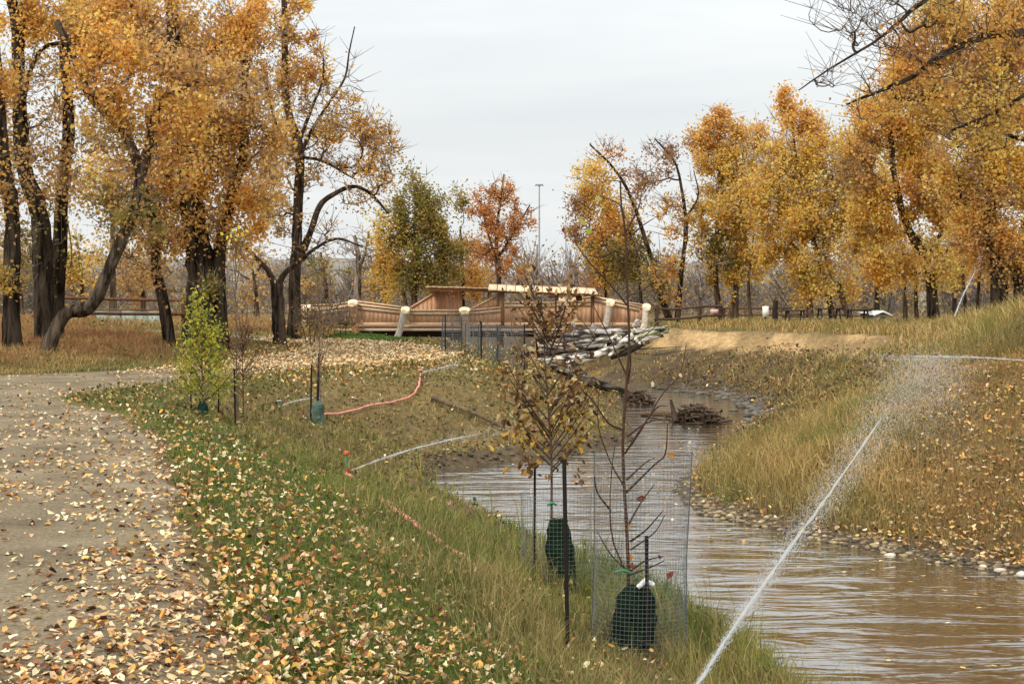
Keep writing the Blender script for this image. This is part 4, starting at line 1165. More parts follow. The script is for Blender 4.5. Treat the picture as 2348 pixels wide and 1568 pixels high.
# ------------------------------------------------------------------ bridge
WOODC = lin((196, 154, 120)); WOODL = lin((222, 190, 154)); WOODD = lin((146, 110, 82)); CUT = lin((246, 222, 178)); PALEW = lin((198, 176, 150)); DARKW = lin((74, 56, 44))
def bridge():
    rg = np.random.default_rng(31)
    Yn, Yf = 63.0, 67.0
    def X(xv, Y=Yn): return (xv - CX) / F * Y
    def Z(yv, Y=Yn): return EYE - (yv - HY) / F * Y
    root = empty('wooden_bridge', (X(1090), (Yn + Yf) / 2, .8), 'new timber bridge with board railings and two small flat roofs crossing the creek', 'bridge')
    R = np.array(root.location)
    def box(mb, x0, x1, y0, y1, z0, z1, c): mb.box((x0, y0, z0), (x1, y1, z1), c)
    # deck, beams and abutments
    mb = MB(); box(mb, X(650), X(1490), Yn + .12, Yf - .12, Z(752), Z(747), WOODC * .8); mb.build('deck', M['wood'], root)
    mb = MB(); box(mb, X(690), X(1490), Yn - .04, Yn + .10, Z(759), Z(753), PALEW); mb.build('edge_beam', M['wood'], root)
    mb = MB(); box(mb, X(690), X(1490), Yf - .1, Yf + .06, Z(756), Z(749), WOODD); mb.build('edge_beam', M['wood'], root)
    for dy in (.5, 1.4, 2.6, 3.5):
        mb = MB(); box(mb, X(700), X(1480), Yn + dy - .12, Yn + dy + .12, Z(773), Z(752.5), DARKW * .6); mb.build('girder', M['wood'], root)  # deep and near-black, painting in the shade under the deck
    for xa, xb in ((690, 812), (1400, 1490)):
        mb = MB(); box(mb, X(xa), X(xb), Yn + .14, Yf - .14, -.4, Z(773.5), lin((92, 84, 76))); mb.build('abutment', M['stone'], root)
    for xa in (1040, 1240):
        for yp in (Yn + .6, Yf - .6):
            mb = MB(); tube(mb, [(X(xa), yp, -2.2), (X(xa), yp, Z(764))], .17, 10, DARKW); mb.build('pier', M['bark'], root, True)
    # railings: (x0, top0, x1, top1) per bay of the near side and the far side
    def bay(Yw, x0, t0, x1, t1, low=741, cap=True, name='railing'):
        s = 1 if Yw == Yn else -1
        mb = MB()
        mb.prism([(X(x0, Yw), Z(low + 4, Yw)), (X(x1, Yw), Z(low + 4, Yw)), (X(x1, Yw), Z(low - 1, Yw)), (X(x0, Yw), Z(low - 1, Yw))], Yw - .07, Yw + .07, WOODL)
        mb.prism([(X(x0, Yw), Z(t0 + 9, Yw)), (X(x1, Yw), Z(t1 + 9, Yw)), (X(x1, Yw), Z(t1 + 2.5, Yw)), (X(x0, Yw), Z(t0 + 2.5, Yw))], Yw - .09, Yw - .028, WOODL * .85)
        mb.prism([(X(x0, Yw), Z(t0, Yw)), (X(x1, Yw), Z(t1, Yw)), (X(x1, Yw), Z(t1 - 3, Yw)), (X(x0, Yw), Z(t0 - 3, Yw))], Yw - .14, Yw + .10, WOODL)
        r = mb.build(name, M['wood'], root)
        xa, xb = X(x0, Yw), X(x1, Yw)
        nb = max(2, int((xb - xa) / .19)); wv = (xb - xa) / nb
        for i in range(nb):
            a = xa + i * wv + .003; b = xa + (i + 1) * wv - .003
            ta = t0 + (t1 - t0) * ((a - xa) / (xb - xa)); tb = t0 + (t1 - t0) * ((b - xa) / (xb - xa))
            off = rg.uniform(-.006, .006)
            m2 = MB(); m2.prism([(a, Z(low - 1.2, Yw)), (b, Z(low - 1.2, Yw)), (b, Z(tb + .2, Yw)), (a, Z(ta + .2, Yw))], Yw - .022 + off, Yw + .022 + off, WOODC * rg.uniform(.92, 1.07))
            m2.build('board', M['wood'], r)
    bay(Yn, 700, 716, 800, 704); bay(Yn, 818, 700, 918, 711, 741); bay(Yn, 938, 713, 1056, 713); bay(Yn, 1076, 713, 1148, 706); bay(Yn, 1156, 695, 1272, 695)
    bay(Yn, 1276, 693, 1354, 693); bay(Yn, 1362, 682, 1466, 705)
    bay(Yf, 660, 702, 760, 700, 736); bay(Yf, 764, 700, 815, 692, 736); bay(Yf, 820, 692, 925, 706, 736); bay(Yf, 1280, 690, 1356, 682, 736); bay(Yf, 1362, 682, 1472, 700, 736)
    # raked wings under the roofs
    def wing(Yw, x0, a0, x1, a1, b0, b1):
        xa, xb = X(x0, Yw), X(x1, Yw); nb = max(3, int(abs(xb - xa) / .19)); wv = (xb - xa) / nb
        mb = MB()
        mb.prism([(xa, Z(a0, Yw)), (xb, Z(a1, Yw)), (xb, Z(a1 - 2.6, Yw)), (xa, Z(a0 - 2.6, Yw))], Yw - .12, Yw + .08, WOODL * 1.08)
        r = mb.build('raked_rail', M['wood'], root)
        for i in range(nb):
            f0, f1 = (i + .04) / nb, (i + .96) / nb
            m2 = MB(); off = rg.uniform(-.006, .006)
            m2.prism([(xa + f0 * (xb - xa), Z(b0 + (b1 - b0) * f0, Yw)), (xa + f1 * (xb - xa), Z(b0 + (b1 - b0) * f1, Yw)),
                      (xa + f1 * (xb - xa), Z(a0 + (a1 - a0) * f1 + .2, Yw)), (xa + f0 * (xb - xa), Z(a0 + (a1 - a0) * f0 + .2, Yw))], Yw - .02 + off, Yw + .02 + off, WOODC * rg.uniform(.85, 1.12))
            m2.build('board', M['wood'], r)
    wing(Yf, 941, 706, 1000, 670, 735, 735)
    wing(Yf, 1001, 668, 1060, 668, 735, 735)
    wing(Yn + .2, 1078, 710, 1142, 677, 712, 704)
    # roofs on posts
    def roof(x0, x1, yt0, yt1, Y0, Y1, th, bright, tilt=0):
        mb = MB()
        n = 12
        r = None
        for i in range(n):
            f0 = i / n; f1 = (i + .93) / n
            a = x0 + (x1 - x0) * f0; b = x0 + (x1 - x0) * f1
            ta = yt0 + (yt1 - yt0) * f0; tb = yt0 + (yt1 - yt0) * f1
            m2 = MB(); 
            zb = rg.uniform(-.01, .01)
            if tilt:
                za, zb2 = Z(ta + th, Y0) + zb, Z(tb + th, Y0) + zb; dz_ = tilt * (Y1 - Y0); tk = .05
                vv = [(X(a, Y0), Y0, za - tk), (X(b, Y0), Y0, zb2 - tk), (X(b, Y0), Y0, zb2), (X(a, Y0), Y0, za), (X(a, Y0), Y1, za + dz_ - tk), (X(b, Y0), Y1, zb2 + dz_ - tk), (X(b, Y0), Y1, zb2 + dz_), (X(a, Y0), Y1, za + dz_)]
                m2.add(vv, q=[(0,1,2,3),(7,6,5,4),(0,4,5,1),(1,5,6,2),(2,6,7,3),(3,7,4,0)], col=bright * rg.uniform(.9, 1.06))
            else:
                m2.prism([(X(a, Y0), Z(ta + th, Y0) + zb), (X(b, Y0), Z(tb + th, Y0) + zb), (X(b, Y0), Z(tb, Y0) + zb), (X(a, Y0), Z(ta, Y0) + zb)], Y0, Y1, bright * rg.uniform(.92, 1.05))
            if r is None:
                m3 = MB(); m3.prism([(X(x0 + 4, Y0), Z(yt0 + th + 6, Y0)), (X(x1 - 4, Y0), Z(yt1 + th + 6, Y0)), (X(x1 - 4, Y0), Z(yt1 + th + .8, Y0)), (X(x0 + 4, Y0), Z(yt0 + th + .8, Y0))], Y0 + .25, Y1 - .25, WOODD)
                r = m3.build('roof', M['wood'], root)
            m2.build('board', M['wood'], r)
    roof(976, 1136, 656, 660, Yf - 1.3, Yf + .5, 3.2, WOODL * .75)
    roof(1119, 1372, 653, 662, Yn - .5, Yn + 1.7, 11, lin((232, 200, 162)), .125)
    for xv, yt, Yw, wpx in ((1000, 668, Yf - .3, 7), (1122, 668, Yf - .3, 9), (1150, 668, Yn + .12, 13), (1210, 670, Yn + 1.3, 9), (1276, 672, Yn + .14, 9), (1327, 674, Yn + 1.3, 14), (1358, 675, Yn + .14, 8)):
        mb = MB(); box(mb, X(xv - wpx / 2, Yw), X(xv + wpx / 2, Yw), Yw - .09, Yw + .09, Z(750, Yw), Z(yt, Yw), WOODD * 1.1); mb.build('post', M['wood'], root)
    # panel seen through the shelter
    mb = MB(); box(mb, X(1280, Yf), X(1328, Yf), Yf - .16, Yf - .12, Z(703, Yf), Z(682, Yf), WOODL); mb.build('back_panel', M['wood'], root)
    # log newels
    for (xt, yt, xb, yb, w, c, lab) in ((808, 695, 814, 768, 17, lin((150, 108, 76)), 'tan-brown log post with a wide cut top'), (929, 711, 908, 775, 15, lin((176, 166, 154)), 'leaning grey log post'),
            (1065, 712, 1070, 812, 19, lin((150, 134, 118)), 'tall brown-grey log post'), (1399, 694, 1384, 752, 15, lin((184, 172, 158)), 'leaning pale log post'), (1482, 704, 1472, 756, 14, lin((206, 196, 180)), 'whitish log post at the right end'),
            (704, 706, 706, 752, 14, lin((190, 166, 138)), 'pale log post at the left end')):
        mb = MB(); Yw = Yn - .38
        p0 = np.array([X(xb, Yw), Yw, Z(yb, Yw) - .1]); p1 = np.array([X(xt, Yw), Yw, Z(yt, Yw)])
        Q = np.array([p0 + (p1 - p0) * f + [0.03 * math.sin(f * 5), 0, 0] for f in np.linspace(0, 1, 7)])
        rr = w / F * Yw / 2
        tube(mb, Q, np.array([1.15, 1.02, .98, 1.0, .95, 1.0, 1.05]) * rr, 12, c, True, .08, CUT)
        # cut face tipped to the viewer
        n = 14; a = np.linspace(0, 2 * math.pi, n, endpoint=False)
        top = np.stack([p1[0] + 1.35 * rr * np.cos(a), p1[1] - .0 + 1.2 * rr * np.sin(a), p1[2] + .05 + .12 * np.sin(a)], 1)
        bot = top - [0, 0, .1]
        i = np.arange(n); j2 = (i + 1) % n
        mb.add(np.vstack([top, bot]), q=np.stack([n + i, n + j2, j2, i], 1), col=CUT * .9)
        mb.add(np.vstack([top, top.mean(0)]), t=np.stack([i, j2, np.full(n, n)], 1), col=CUT)
        o = mb.build('log_post', M['log'], root); o['label'] = lab
bridge()

# ------------------------------------------------------------------ logs
def log_obj(name, label, pts, r0, r1, col, group=None, stubs=(), sides=12, cutcol=CUT, cat='log', rough=.1):
    mb = MB(); P = np.array(pts, float)
    Q = smooth_pts(P, max(8, len(P) * 4)); rg = np.random.default_rng(int(abs(P[0][0]) * 1000) % 9999)
    c = np.repeat(col[None] * (0.6 + 0.8 * rg.random((len(Q), 1))), sides, 0) * (.8 + .4 * rg.random((len(Q) * sides, 1)))
    tube(mb, Q, np.linspace(r0, r1, len(Q)), sides, c, True, rough, cutcol, rg)
    for (f, d, L, r) in stubs:
        k = int(f * (len(Q) - 1)); a = Q[k]
        tube(mb, [a, a + np.array(d) * L * .6, a + np.array(d) * L], [r, r * .9, r * .8], 7, col, True, .05, cutcol, rg)
    v = np.concatenate(mb.v); org = Q[len(Q) // 2]
    o = link(name, mb.mesh(name, True, org), M['birch'] if name == 'cut_log' else M['log']); o.location = org
    return tag(o, label, cat, group)
GL = 'cut logs piled above the creek'
WHT = lin((206, 198, 186)); GREYL = lin((150, 142, 132)); GRNL = lin((176, 172, 140))
LY = 52
def LP(x, y, d=0): return V(x, y, LY + d)
log_obj('cut_log', 'thick whitish log lowest left in the pile beside the brown-leaved sapling', [LP(1215, 832), LP(1300, 820), LP(1345, 818)], .15, .15, WHT, GL, [(.8, (0, -.3, 1), .3, .07)])
log_obj('cut_log', 'long white log slanting up to the right along the front of the pile', [LP(1300, 838, -.6), LP(1370, 812, -.6), LP(1420, 790, -.5), LP(1450, 768, -.4)], .15, .11, WHT, GL, [(.55, (.3, -.3, 1), .5, .08)])
log_obj('cut_log', 'grey log lying level at mid height in the pile', [LP(1235, 800, .5), LP(1330, 796, .5), LP(1390, 792, .5)], .18, .16, lin((176, 168, 156)), GL)
log_obj('cut_log', 'split pale log pointing right above the white slanting one', [LP(1390, 815, .3), LP(1450, 782, .3), LP(1490, 762, .2), LP(1530, 752, .2)], .16, .09, GRNL, GL, [(.3, (.4, -.5, 1), .55, .07)])
log_obj('cut_log', 'dark-barked log behind the split one', [LP(1370, 806, 1), LP(1440, 778, 1), LP(1500, 760, 1)], .17, .12, lin((92, 84, 72)), GL)
log_obj('cut_log', 'knobbly grey log at the top left of the pile', [LP(1290, 776, .9), LP(1340, 764, .9), LP(1400, 762, .9)], .24, .2, lin((160, 152, 146)), GL, [(.3, (-.2, 0, 1), .5, .12), (.7, (.3, 0, 1), .35, .1)])
log_obj('cut_log', 'broken pale log at the top right of the pile', [LP(1370, 768, 1.3), LP(1440, 762, 1.3), LP(1500, 766, 1.3)], .22, .17, lin((186, 178, 168)), GL, [(.6, (.5, 0, .9), .6, .1)])
log_obj('cut_log', 'greenish weathered log reaching farthest right out of the pile', [LP(1440, 790, .6), LP(1485, 768, .4), LP(1534, 756, .2)], .13, .1, lin((178, 180, 140)), GL)
log_obj('cut_log', 'short dark log sticking out under the right side of the pile', [LP(1400, 818, .5), LP(1440, 806, .3), LP(1475, 786, 0)], .12, .1, lin((70, 64, 56)), GL)
EX = [((1225, 770, 1.2), (1300, 768, 1.2), .17, 'brownish log butting out under the bridge at the left of the pile', (150, 130, 110)),
      ((1300, 790, .9), (1425, 775, .9), .15, 'slim mottled log between the level grey log and the knobbly one', (200, 192, 180)),
      ((1410, 800, -.2), (1520, 768, -.2), .09, 'thin pale pole lying just under the split log', (206, 196, 176)),
      ((1420, 775, 1.5), (1522, 752, 1.5), .13, 'mottled log with a pale end against the bridge at the right', (190, 184, 172)),
      ((1240, 822, .8), (1330, 806, .8), .13, 'dark thin log tucked behind the lowest white one', (96, 86, 76)),
      ((1455, 778, -.7), (1468, 792, -.9), .07, 'short white stub with a fresh cut end at the right of the pile', (226, 216, 200)),
      ((1270, 852, .2), (1400, 838, .2), .15, 'dark bark log at the base of the pile above the water', (84, 74, 64)),
      ((1300, 872, 0), (1425, 858, .2), .16, 'lowest dark log of the pile, nearest the water', (70, 62, 54)),
      ((1250, 845, .9), (1340, 862, .4), .13, 'grey-brown log at the lower left of the pile', (112, 100, 86)),
      ((1395, 822, -.7), (1405, 806, -.6), .07, 'short upright white stub on the front of the pile', (226, 216, 200))]
for a_, b_, r_0, lab_, c_0 in EX:
    pa, pb = LP(*a_), LP(*b_)
    if a_[1] > 840:
        pa = hit(a_[0], a_[1], 30) + np.array([0, 0, r_0 * .8]); pb = pa + np.array([2.3, -.5, 0]); pb[2] = max(float(hgt(pb[0], pb[1])), WZ) + r_0 * .8
    log_obj('cut_log', lab_, [pa, (pa + pb) / 2 + np.array([0, 0, .04]), pb], r_0, r_0 * .8, lin(c_0), GL)
mb = MB(); rgb = np.random.default_rng(12)
for k in range(70):
    a = LP(rgb.uniform(1270, 1500), rgb.uniform(760, 815), rgb.uniform(-.5, 1.5)); d = np.array([rgb.normal(0, .8), rgb.normal(0, .4), rgb.normal(.1, .35)])
    segs(mb, a[None], (a + d)[None], np.array([.028]), np.array([.012]), 4, lin((96, 86, 76)) * rgb.uniform(.5, 1.5))
tag(mb.build('brush_pile', M['twig']), 'loose broken branches stuck among the cut logs', 'brush pile')

# fallen pole on the left bank
a, b, c = hit(990, 922), hit(1075, 955), hit(1160, 990)
log_obj('fallen_pole', 'thin weathered pole lying on the left bank, one end near the water jet', [a + [0, 0, .10], b + [0, 0, .12], c + [0, 0, .08]], .055, .035, lin((104, 88, 70)))
def on_flat(xv, yv, z=WZ): 
    Y = (EYE - z) * F / (yv - HY)
    return np.array([(xv - CX) / F * Y, Y, z])
log_obj('fallen_branch', 'short pale log lying in the grass beside the forked tree', [hit(668, 772) + [0, 0, .3], hit(703, 764) + [0, 0, .35]], .08, .07, lin((190, 170, 130)))

def debris(name, label, xa, xb, yw, hpx, n, seed):
    rg = np.random.default_rng(seed)
    c0 = on_flat((xa + xb) / 2, yw); Y = c0[1]; s = Y / F
    w = (xb - xa) * s / 2; h = hpx * s
    root = empty(name, c0, label, 'driftwood')
    mb = MB()
    P = rg.normal(0, 1, (n, 3)) * np.array([w * .42, .35, 0]) ; P[:, 2] = rg.random(n) * h * np.clip(1 - (P[:, 0] / w) ** 2, .1, 1)
    D = rand_dirs(n, rg) * np.array([1, .5, .35]); L = rg.uniform(.2, .75, (n, 1))
    col = lin((86, 70, 56)) * rg.uniform(.4, 1.5, (n, 1))
    segs(mb, c0 + P - D * L * .5, c0 + P + D * L * .5, rg.uniform(.01, .045, n), rg.uniform(.006, .03, n), 5, col)
    mb.build('sticks', M['twig'], root)['kind'] = 'stuff'
    m2 = MB(); m = 500
    P = rg.normal(0, 1, (m, 3)) * np.array([w * .4, .3, 0]); P[:, 2] = rg.random(m) * h * .7
    leaf_quads(m2, c0 + P, .1, pal_cols([(70, 56, 40), (96, 74, 48), (54, 46, 36)], m, rg), rg)
    m2.build('caught_leaves', M['litter'], root)['kind'] = 'stuff'
    return root, c0, s
r_, c0, s_ = debris('driftwood_heap', 'dark tangle of driftwood sitting in the middle of the creek', 1545, 1655, 966, 36, 300, 3)
mb = MB(); tube(mb, smooth_pts([on_flat(1470, 953) + [0, 0, .04], on_flat(1510, 957) + [0, 0, .1], on_flat(1560, 962) + [0, 0, .12]], 8), np.linspace(.05, .11, 8), 7, lin((96, 76, 58)), True, .1); mb.build('log', M['log'], r_)
mb = MB(); tube(mb, smooth_pts([on_flat(1550, 968) + [0, 0, 0], on_flat(1542, 966) + [0, 0, .35], on_flat(1537, 966) + [0, 0, .6]], 6), np.linspace(.09, .03, 6), 6, lin((70, 56, 44)), True, .1); mb.build('stump', M['log'], r_)
debris('driftwood_heap', 'smaller dark driftwood heap farther upstream by the left bank', 1430, 1492, 924, 28, 170, 4)

# ------------------------------------------------------------------ saplings with stakes, bags and guards
IRON = lin((34, 28, 26)); BAGC = lin((24, 42, 26)); TIE = lin((60, 130, 90))
def stake(label, xv, yb, yt, Y, lean=0, w=.012, group='iron stakes around the saplings', col=IRON):
    b = V(xv, yb, Y); tp = V(xv + lean, yt, Y)
    b[2] = float(hgt(b[0], b[1])) - .15
    L = np.linspace(0, 1, 12)[:, None]
    P = b + (tp - b) * L
    mb = MB(); tube(mb, P, w, 8, col, True, .05)
    k = P[-1]
    v = np.concatenate(mb.v); o = link('iron_stake', mb.mesh('iron_stake', True, b), M['steel']); o.location = b
    return tag(o, label, 'stake', group)

def water_bag(label, Y, prof, x_lean=0, col=BAGC, seed=0, cat='watering bag', yo=0):
    """prof: list of (yv, left xv, right xv) from top to bottom"""
    rg = np.random.default_rng(seed)
    n = 22; rings = []
    pr = smooth_pts([(a, b, c) for a, b, c in prof], 16)
    for i, (yv, xl, xr) in enumerate(pr):
        c = V((xl + xr) / 2, yv, Y); r = (xr - xl) / 2 * Y / F
        a = np.linspace(0, 2 * math.pi, n, endpoint=False)
        fold = 1 + .08 * np.sin(4 * a + i * .35 + seed) + .07 * np.sin(9 * a - i * .6) + .05 * math.sin(i * 1.9) + rg.normal(0, .012, n)
        rings.append(np.stack([c[0] + r * np.cos(a) * fold, c[1] + yo + r * .85 * np.sin(a) * fold, np.full(n, c[2]) + .012 * np.sin(3 * a + i)], 1))
    v = np.concatenate(rings); m = len(rings)
    i = np.arange(m - 1)[:, None] * n; j_ = np.arange(n)[None]; j2 = (j_ + 1) % n
    q = np.stack([i + j_, i + n + j_, i + n + j2, i + j2], -1).reshape(-1, 4)
    base = rings[-1].mean(0)
    root = empty('watering_bag', base, label, cat, 'green watering bags on the saplings')
    mb = MB(); mb.add(v, q=q, col=col * (.85 + .3 * rg.random((len(v), 1)))); mb.add(np.vstack([rings[0], rings[0].mean(0) + [0, 0, .01]]), t=[((b + 1) % n, b, n) for b in range(n)], col=col * .7)
    mb.build('bag_body', M['bag'], root, True)
    return root, rings

def sapling(name, label, Y, trunk, branches, r0, r1, col, leaves=None, cat='sapling', seed=0, loose=None, group='young trees planted on the bank'):
    """trunk: v px points from the ground up; branches: lists of v px points (with optional depth offset)"""
    rg = np.random.default_rng(seed + 500)
    P = np.array([V(p[0], p[1], Y) for p in trunk]); P[0][2] = float(hgt(P[0][0], P[0][1])) - .05
    Q = smooth_pts(P, len(P) * 5)
    root = empty(name, P[0] + np.array([0, 0, .05]), label, cat, group)
    mb = MB(); f = np.linspace(0, 1, len(Q)); cc = np.repeat(col * (.9 + .5 * (1 - f[:, None])), 8, 0)
    tube(mb, Q, r0 + (r1 - r0) * f ** .8, 8, cc, True, .05, rg=rg); mb.build('stem', M['twig'], root, True)
    ends = []
    mb = MB()
    for b in branches:
        dd = rg.uniform(-.35, .35)
        bp = np.array([V(p[0], p[1], Y + dd * (k / (len(b) - 1)) * 1.0) for k, p in enumerate(b)])
        q = smooth_pts(bp, 10)
        rb = min(r1, .0042) * rg.uniform(1.0, 1.5) + .001
        mb = MB()
        tube(mb, q, np.linspace(rb * 1.5, rb * .6, 10), 5, col, True, .05, rg=rg)
        mb.build('branch', M['twig'], root)
        ends += list(q[3:])
    return root, np.array(ends) if ends else None, Q, rg

def hang_leaves(root, pts, n, size, pal, rg, sigma, name='foliage', drop=.3):
    mb = MB(); C = pts[rg.integers(0, len(pts), n)] + rg.normal(0, sigma, (n, 3))
    nr = rand_dirs(n, rg); nr[:, 2] *= drop
    leaf_quads(mb, C, size * rg.uniform(.5, 1.3, n), pal_cols(pal, n, rg, .2), rg, nr, .25, .48, .8)
    return mb.build(name, M['leaf'], root)

# sapling B: tall, nearly bare, right of centre
YB = hit(1440, 1492)[1]
DBARK = lin((66, 46, 32))
brB = [[(1432, 1040), (1470, 985), (1520, 900), (1558, 860), (1573, 790)], [(1432, 1040), (1500, 940), (1530, 930)], [(1430, 985), (1395, 970), (1360, 920), (1330, 890)],
       [(1436, 860), (1418, 820), (1395, 770), (1360, 700)], [(1440, 880), (1446, 830), (1447, 800), (1490, 760), (1530, 720)], [(1438, 700), (1405, 660), (1350, 600), (1320, 560)],
       [(1438, 640), (1415, 600), (1385, 560), (1375, 520)], [(1438, 620), (1465, 570), (1475, 530)], [(1436, 550), (1470, 520), (1500, 500)], [(1432, 500), (1420, 470), (1378, 450)],
       [(1438, 680), (1480, 660), (1520, 620)], [(1428, 1110), (1400, 1060), (1372, 980), (1372, 900)], [(1434, 1130), (1500, 1065), (1525, 1040), (1530, 970)], [(1436, 1100), (1480, 1060), (1500, 1050)],
       [(1440, 1320), (1405, 1240), (1398, 1150), (1404, 1060), (1410, 1020)], [(1440, 1310), (1400, 1270), (1370, 1220)], [(1400, 1170), (1370, 1130), (1362, 1090)], [(1445, 1240), (1480, 1215), (1520, 1170)],
       [(1445, 1260), (1500, 1220), (1524, 1180)], [(1442, 1200), (1470, 1150), (1500, 1110)], [(1442, 1310), (1480, 1285), (1520, 1275)], [(1442, 1318), (1490, 1300), (1522, 1285)],
       [(1438, 590), (1412, 575), (1380, 590), (1345, 585)], [(1436, 530), (1452, 500), (1466, 470), (1470, 440)], [(1438, 1000), (1480, 970), (1520, 960)]]
rB, eB, qB, rgB = sapling('bare_sapling', 'tall thin sapling right of centre with reddish stem, almost bare, behind a wire guard', YB,
                          [(1440, 1500), (1441, 1400), (1438, 1250), (1430, 1100), (1428, 1000), (1436, 880), (1442, 780), (1437, 650), (1434, 540), (1424, 470), (1422, 415)], brB, .017, .0066, DBARK, seed=1)
def single_leaf(root, xv, yv, Y, sz, col, rg, nm='leaf'):
    mb = MB(); leaf_quads(mb, V(xv, yv, Y)[None], sz, np.array([col]), rg, np.array([[rg.normal(0, .5), -1.0, rg.normal(0, .3)]]), .25, .62, .4)
    mb.build(nm, M['leaf'], root)
for xv, yv, sz, c in ((1537, 1040, .075, (214, 140, 60)), (1469, 1142, .085, (120, 66, 36)), (1443, 1275, .075, (222, 138, 30)), (1447, 1295, .06, (160, 66, 30)), (1536, 1317, .08, (150, 60, 30)), (1512, 1275, .05, (120, 70, 44)),
                      (1440, 1205, .06, (220, 150, 60)), (1338, 508, .08, (186, 178, 84)), (1350, 530, .07, (160, 168, 62)), (1372, 455, .07, (200, 190, 110)), (1292, 526, .05, (120, 60, 40)), (1306, 528, .05, (140, 110, 50)), (1350, 545, .09, (176, 110, 44)), (1560, 860, .045, (226, 200, 160)), (1494, 880, .05, (230, 216, 180))):
    single_leaf(rB, xv, yv, YB, sz, lin(c), rgB)
mb = MB(); tube(mb, [V(1410, 1311, YB), V(1430, 1307, YB - .02), V(1446, 1312, YB - .01)], .012, 6, TIE); mb.build('tie', M['plain'], rB)

# sapling A: brown hanging leaves
YA = hit(1268, 1345)[1]
brA = []
rga = np.random.default_rng(66)
for k in range(40):
    y0 = rga.uniform(690, 1075); x0 = 1262 + (1060 - y0) * -.02; sgn = 1 if k % 2 else -1
    reach = rga.uniform(35, 105) * (1 - .25 * (y0 < 760)); rise = rga.uniform(50, 150)
    brA.append([(x0, y0 + 20), (x0 + sgn * reach * .5, y0 - rise * .35), (x0 + sgn * reach, y0 - rise)])
rA, eA, qA, rgA = sapling('brown_leaved_sapling', 'sapling at centre still full of curled brown leaves with a few yellow ones', YA,
                          [(1265, 1350), (1264, 1200), (1264, 1050), (1258, 950), (1250, 850), (1246, 760), (1240, 680)], brA, .016, .004, lin((74, 58, 46)), seed=2)
BRL = [(134, 96, 60), (104, 70, 46), (160, 120, 76), (84, 60, 44), (186, 150, 96), (216, 190, 144), (150, 116, 60)]
k = eA[:, 2] > EYE - (830 - HY) / F * YA
hang_leaves(rA, eA, 820, .066, BRL, rgA, .075)
o = hang_leaves(rA, eA[eA[:, 2] < V(0, 940, YA)[2]], 60, .07, [(220, 180, 60), (196, 160, 56), (230, 200, 90)], rgA, .06, 'yellow_foliage'); o['label'] = 'yellow leaves low in the crown'
ex = np.array([V(x, y, YA) for x, y in ((1180, 1075), (1200, 1060), (1320, 1090), (1335, 1100), (1190, 960), (1170, 900), (1175, 980), (1150, 1010), (1225, 1085), (1255, 1080), (1215, 1075))])
hang_leaves(rA, ex, 60, .08, BRL[:3] + [(214, 164, 80)], rgA, .05, 'low_foliage')
mb = MB(); tube(mb, [V(1255, 1157, YA), V(1266, 1152, YA - .03), V(1275, 1157, YA)], .014, 6, TIE); mb.build('tie', M['plain'], rA)

stake('iron stake left of the brown-leaved sapling, above its green bag', 1224, 1305, 1060, YA + .1, 2)
stake('long black iron stake crossing in front of the green bag of the brown-leaved sapling', 1302, 1490, 1052, hit(1302, 1488)[1], -9, .016)
stake('iron stake behind the near green bag, right of the bare stem', 1484, 1500, 1228, YB - .15, -2, .015)
water_bag('dark green bag around the base of the brown-leaved sapling', YA, [(1190, 1262, 1298), (1215, 1256, 1304), (1260, 1252, 1315), (1300, 1256, 1320), (1345, 1258, 1322)], seed=1)
rbag, ringb = water_bag('largest dark green bag in front, slumped at the foot of the bare sapling', YB, [(1342, 1440, 1480), (1360, 1418, 1492), (1400, 1408, 1503), (1440, 1400, 1502), (1480, 1388, 1490), (1515, 1378, 1478)], seed=2, yo=-.02)
# white valve at the top of the bag
mb = MB(); tube(mb, [V(1462, 1346, YB - .12), V(1478, 1332, YB - .12), V(1498, 1340, YB - .1)], [.02, .028, .02], 10, lin((222, 222, 220))); mb.build('filler_opening', M['plain'], rbag)
for yv in np.linspace(1375, 1490, 9):
    kx = (yv - 1342) / 173 * 15; kk = ringb[int(kx)]
    fr = kk[kk[:, 1] < kk[:, 1].mean() + .01]; fr = fr[np.argsort(fr[:, 0])]
    c_ = kk.mean(0); fr = c_ + (fr - c_) * 1.03
    mb = MB(); tube(mb, fr, .004, 4, lin((24, 34, 30)), False); mb.build('seam', M['bag'], rbag)

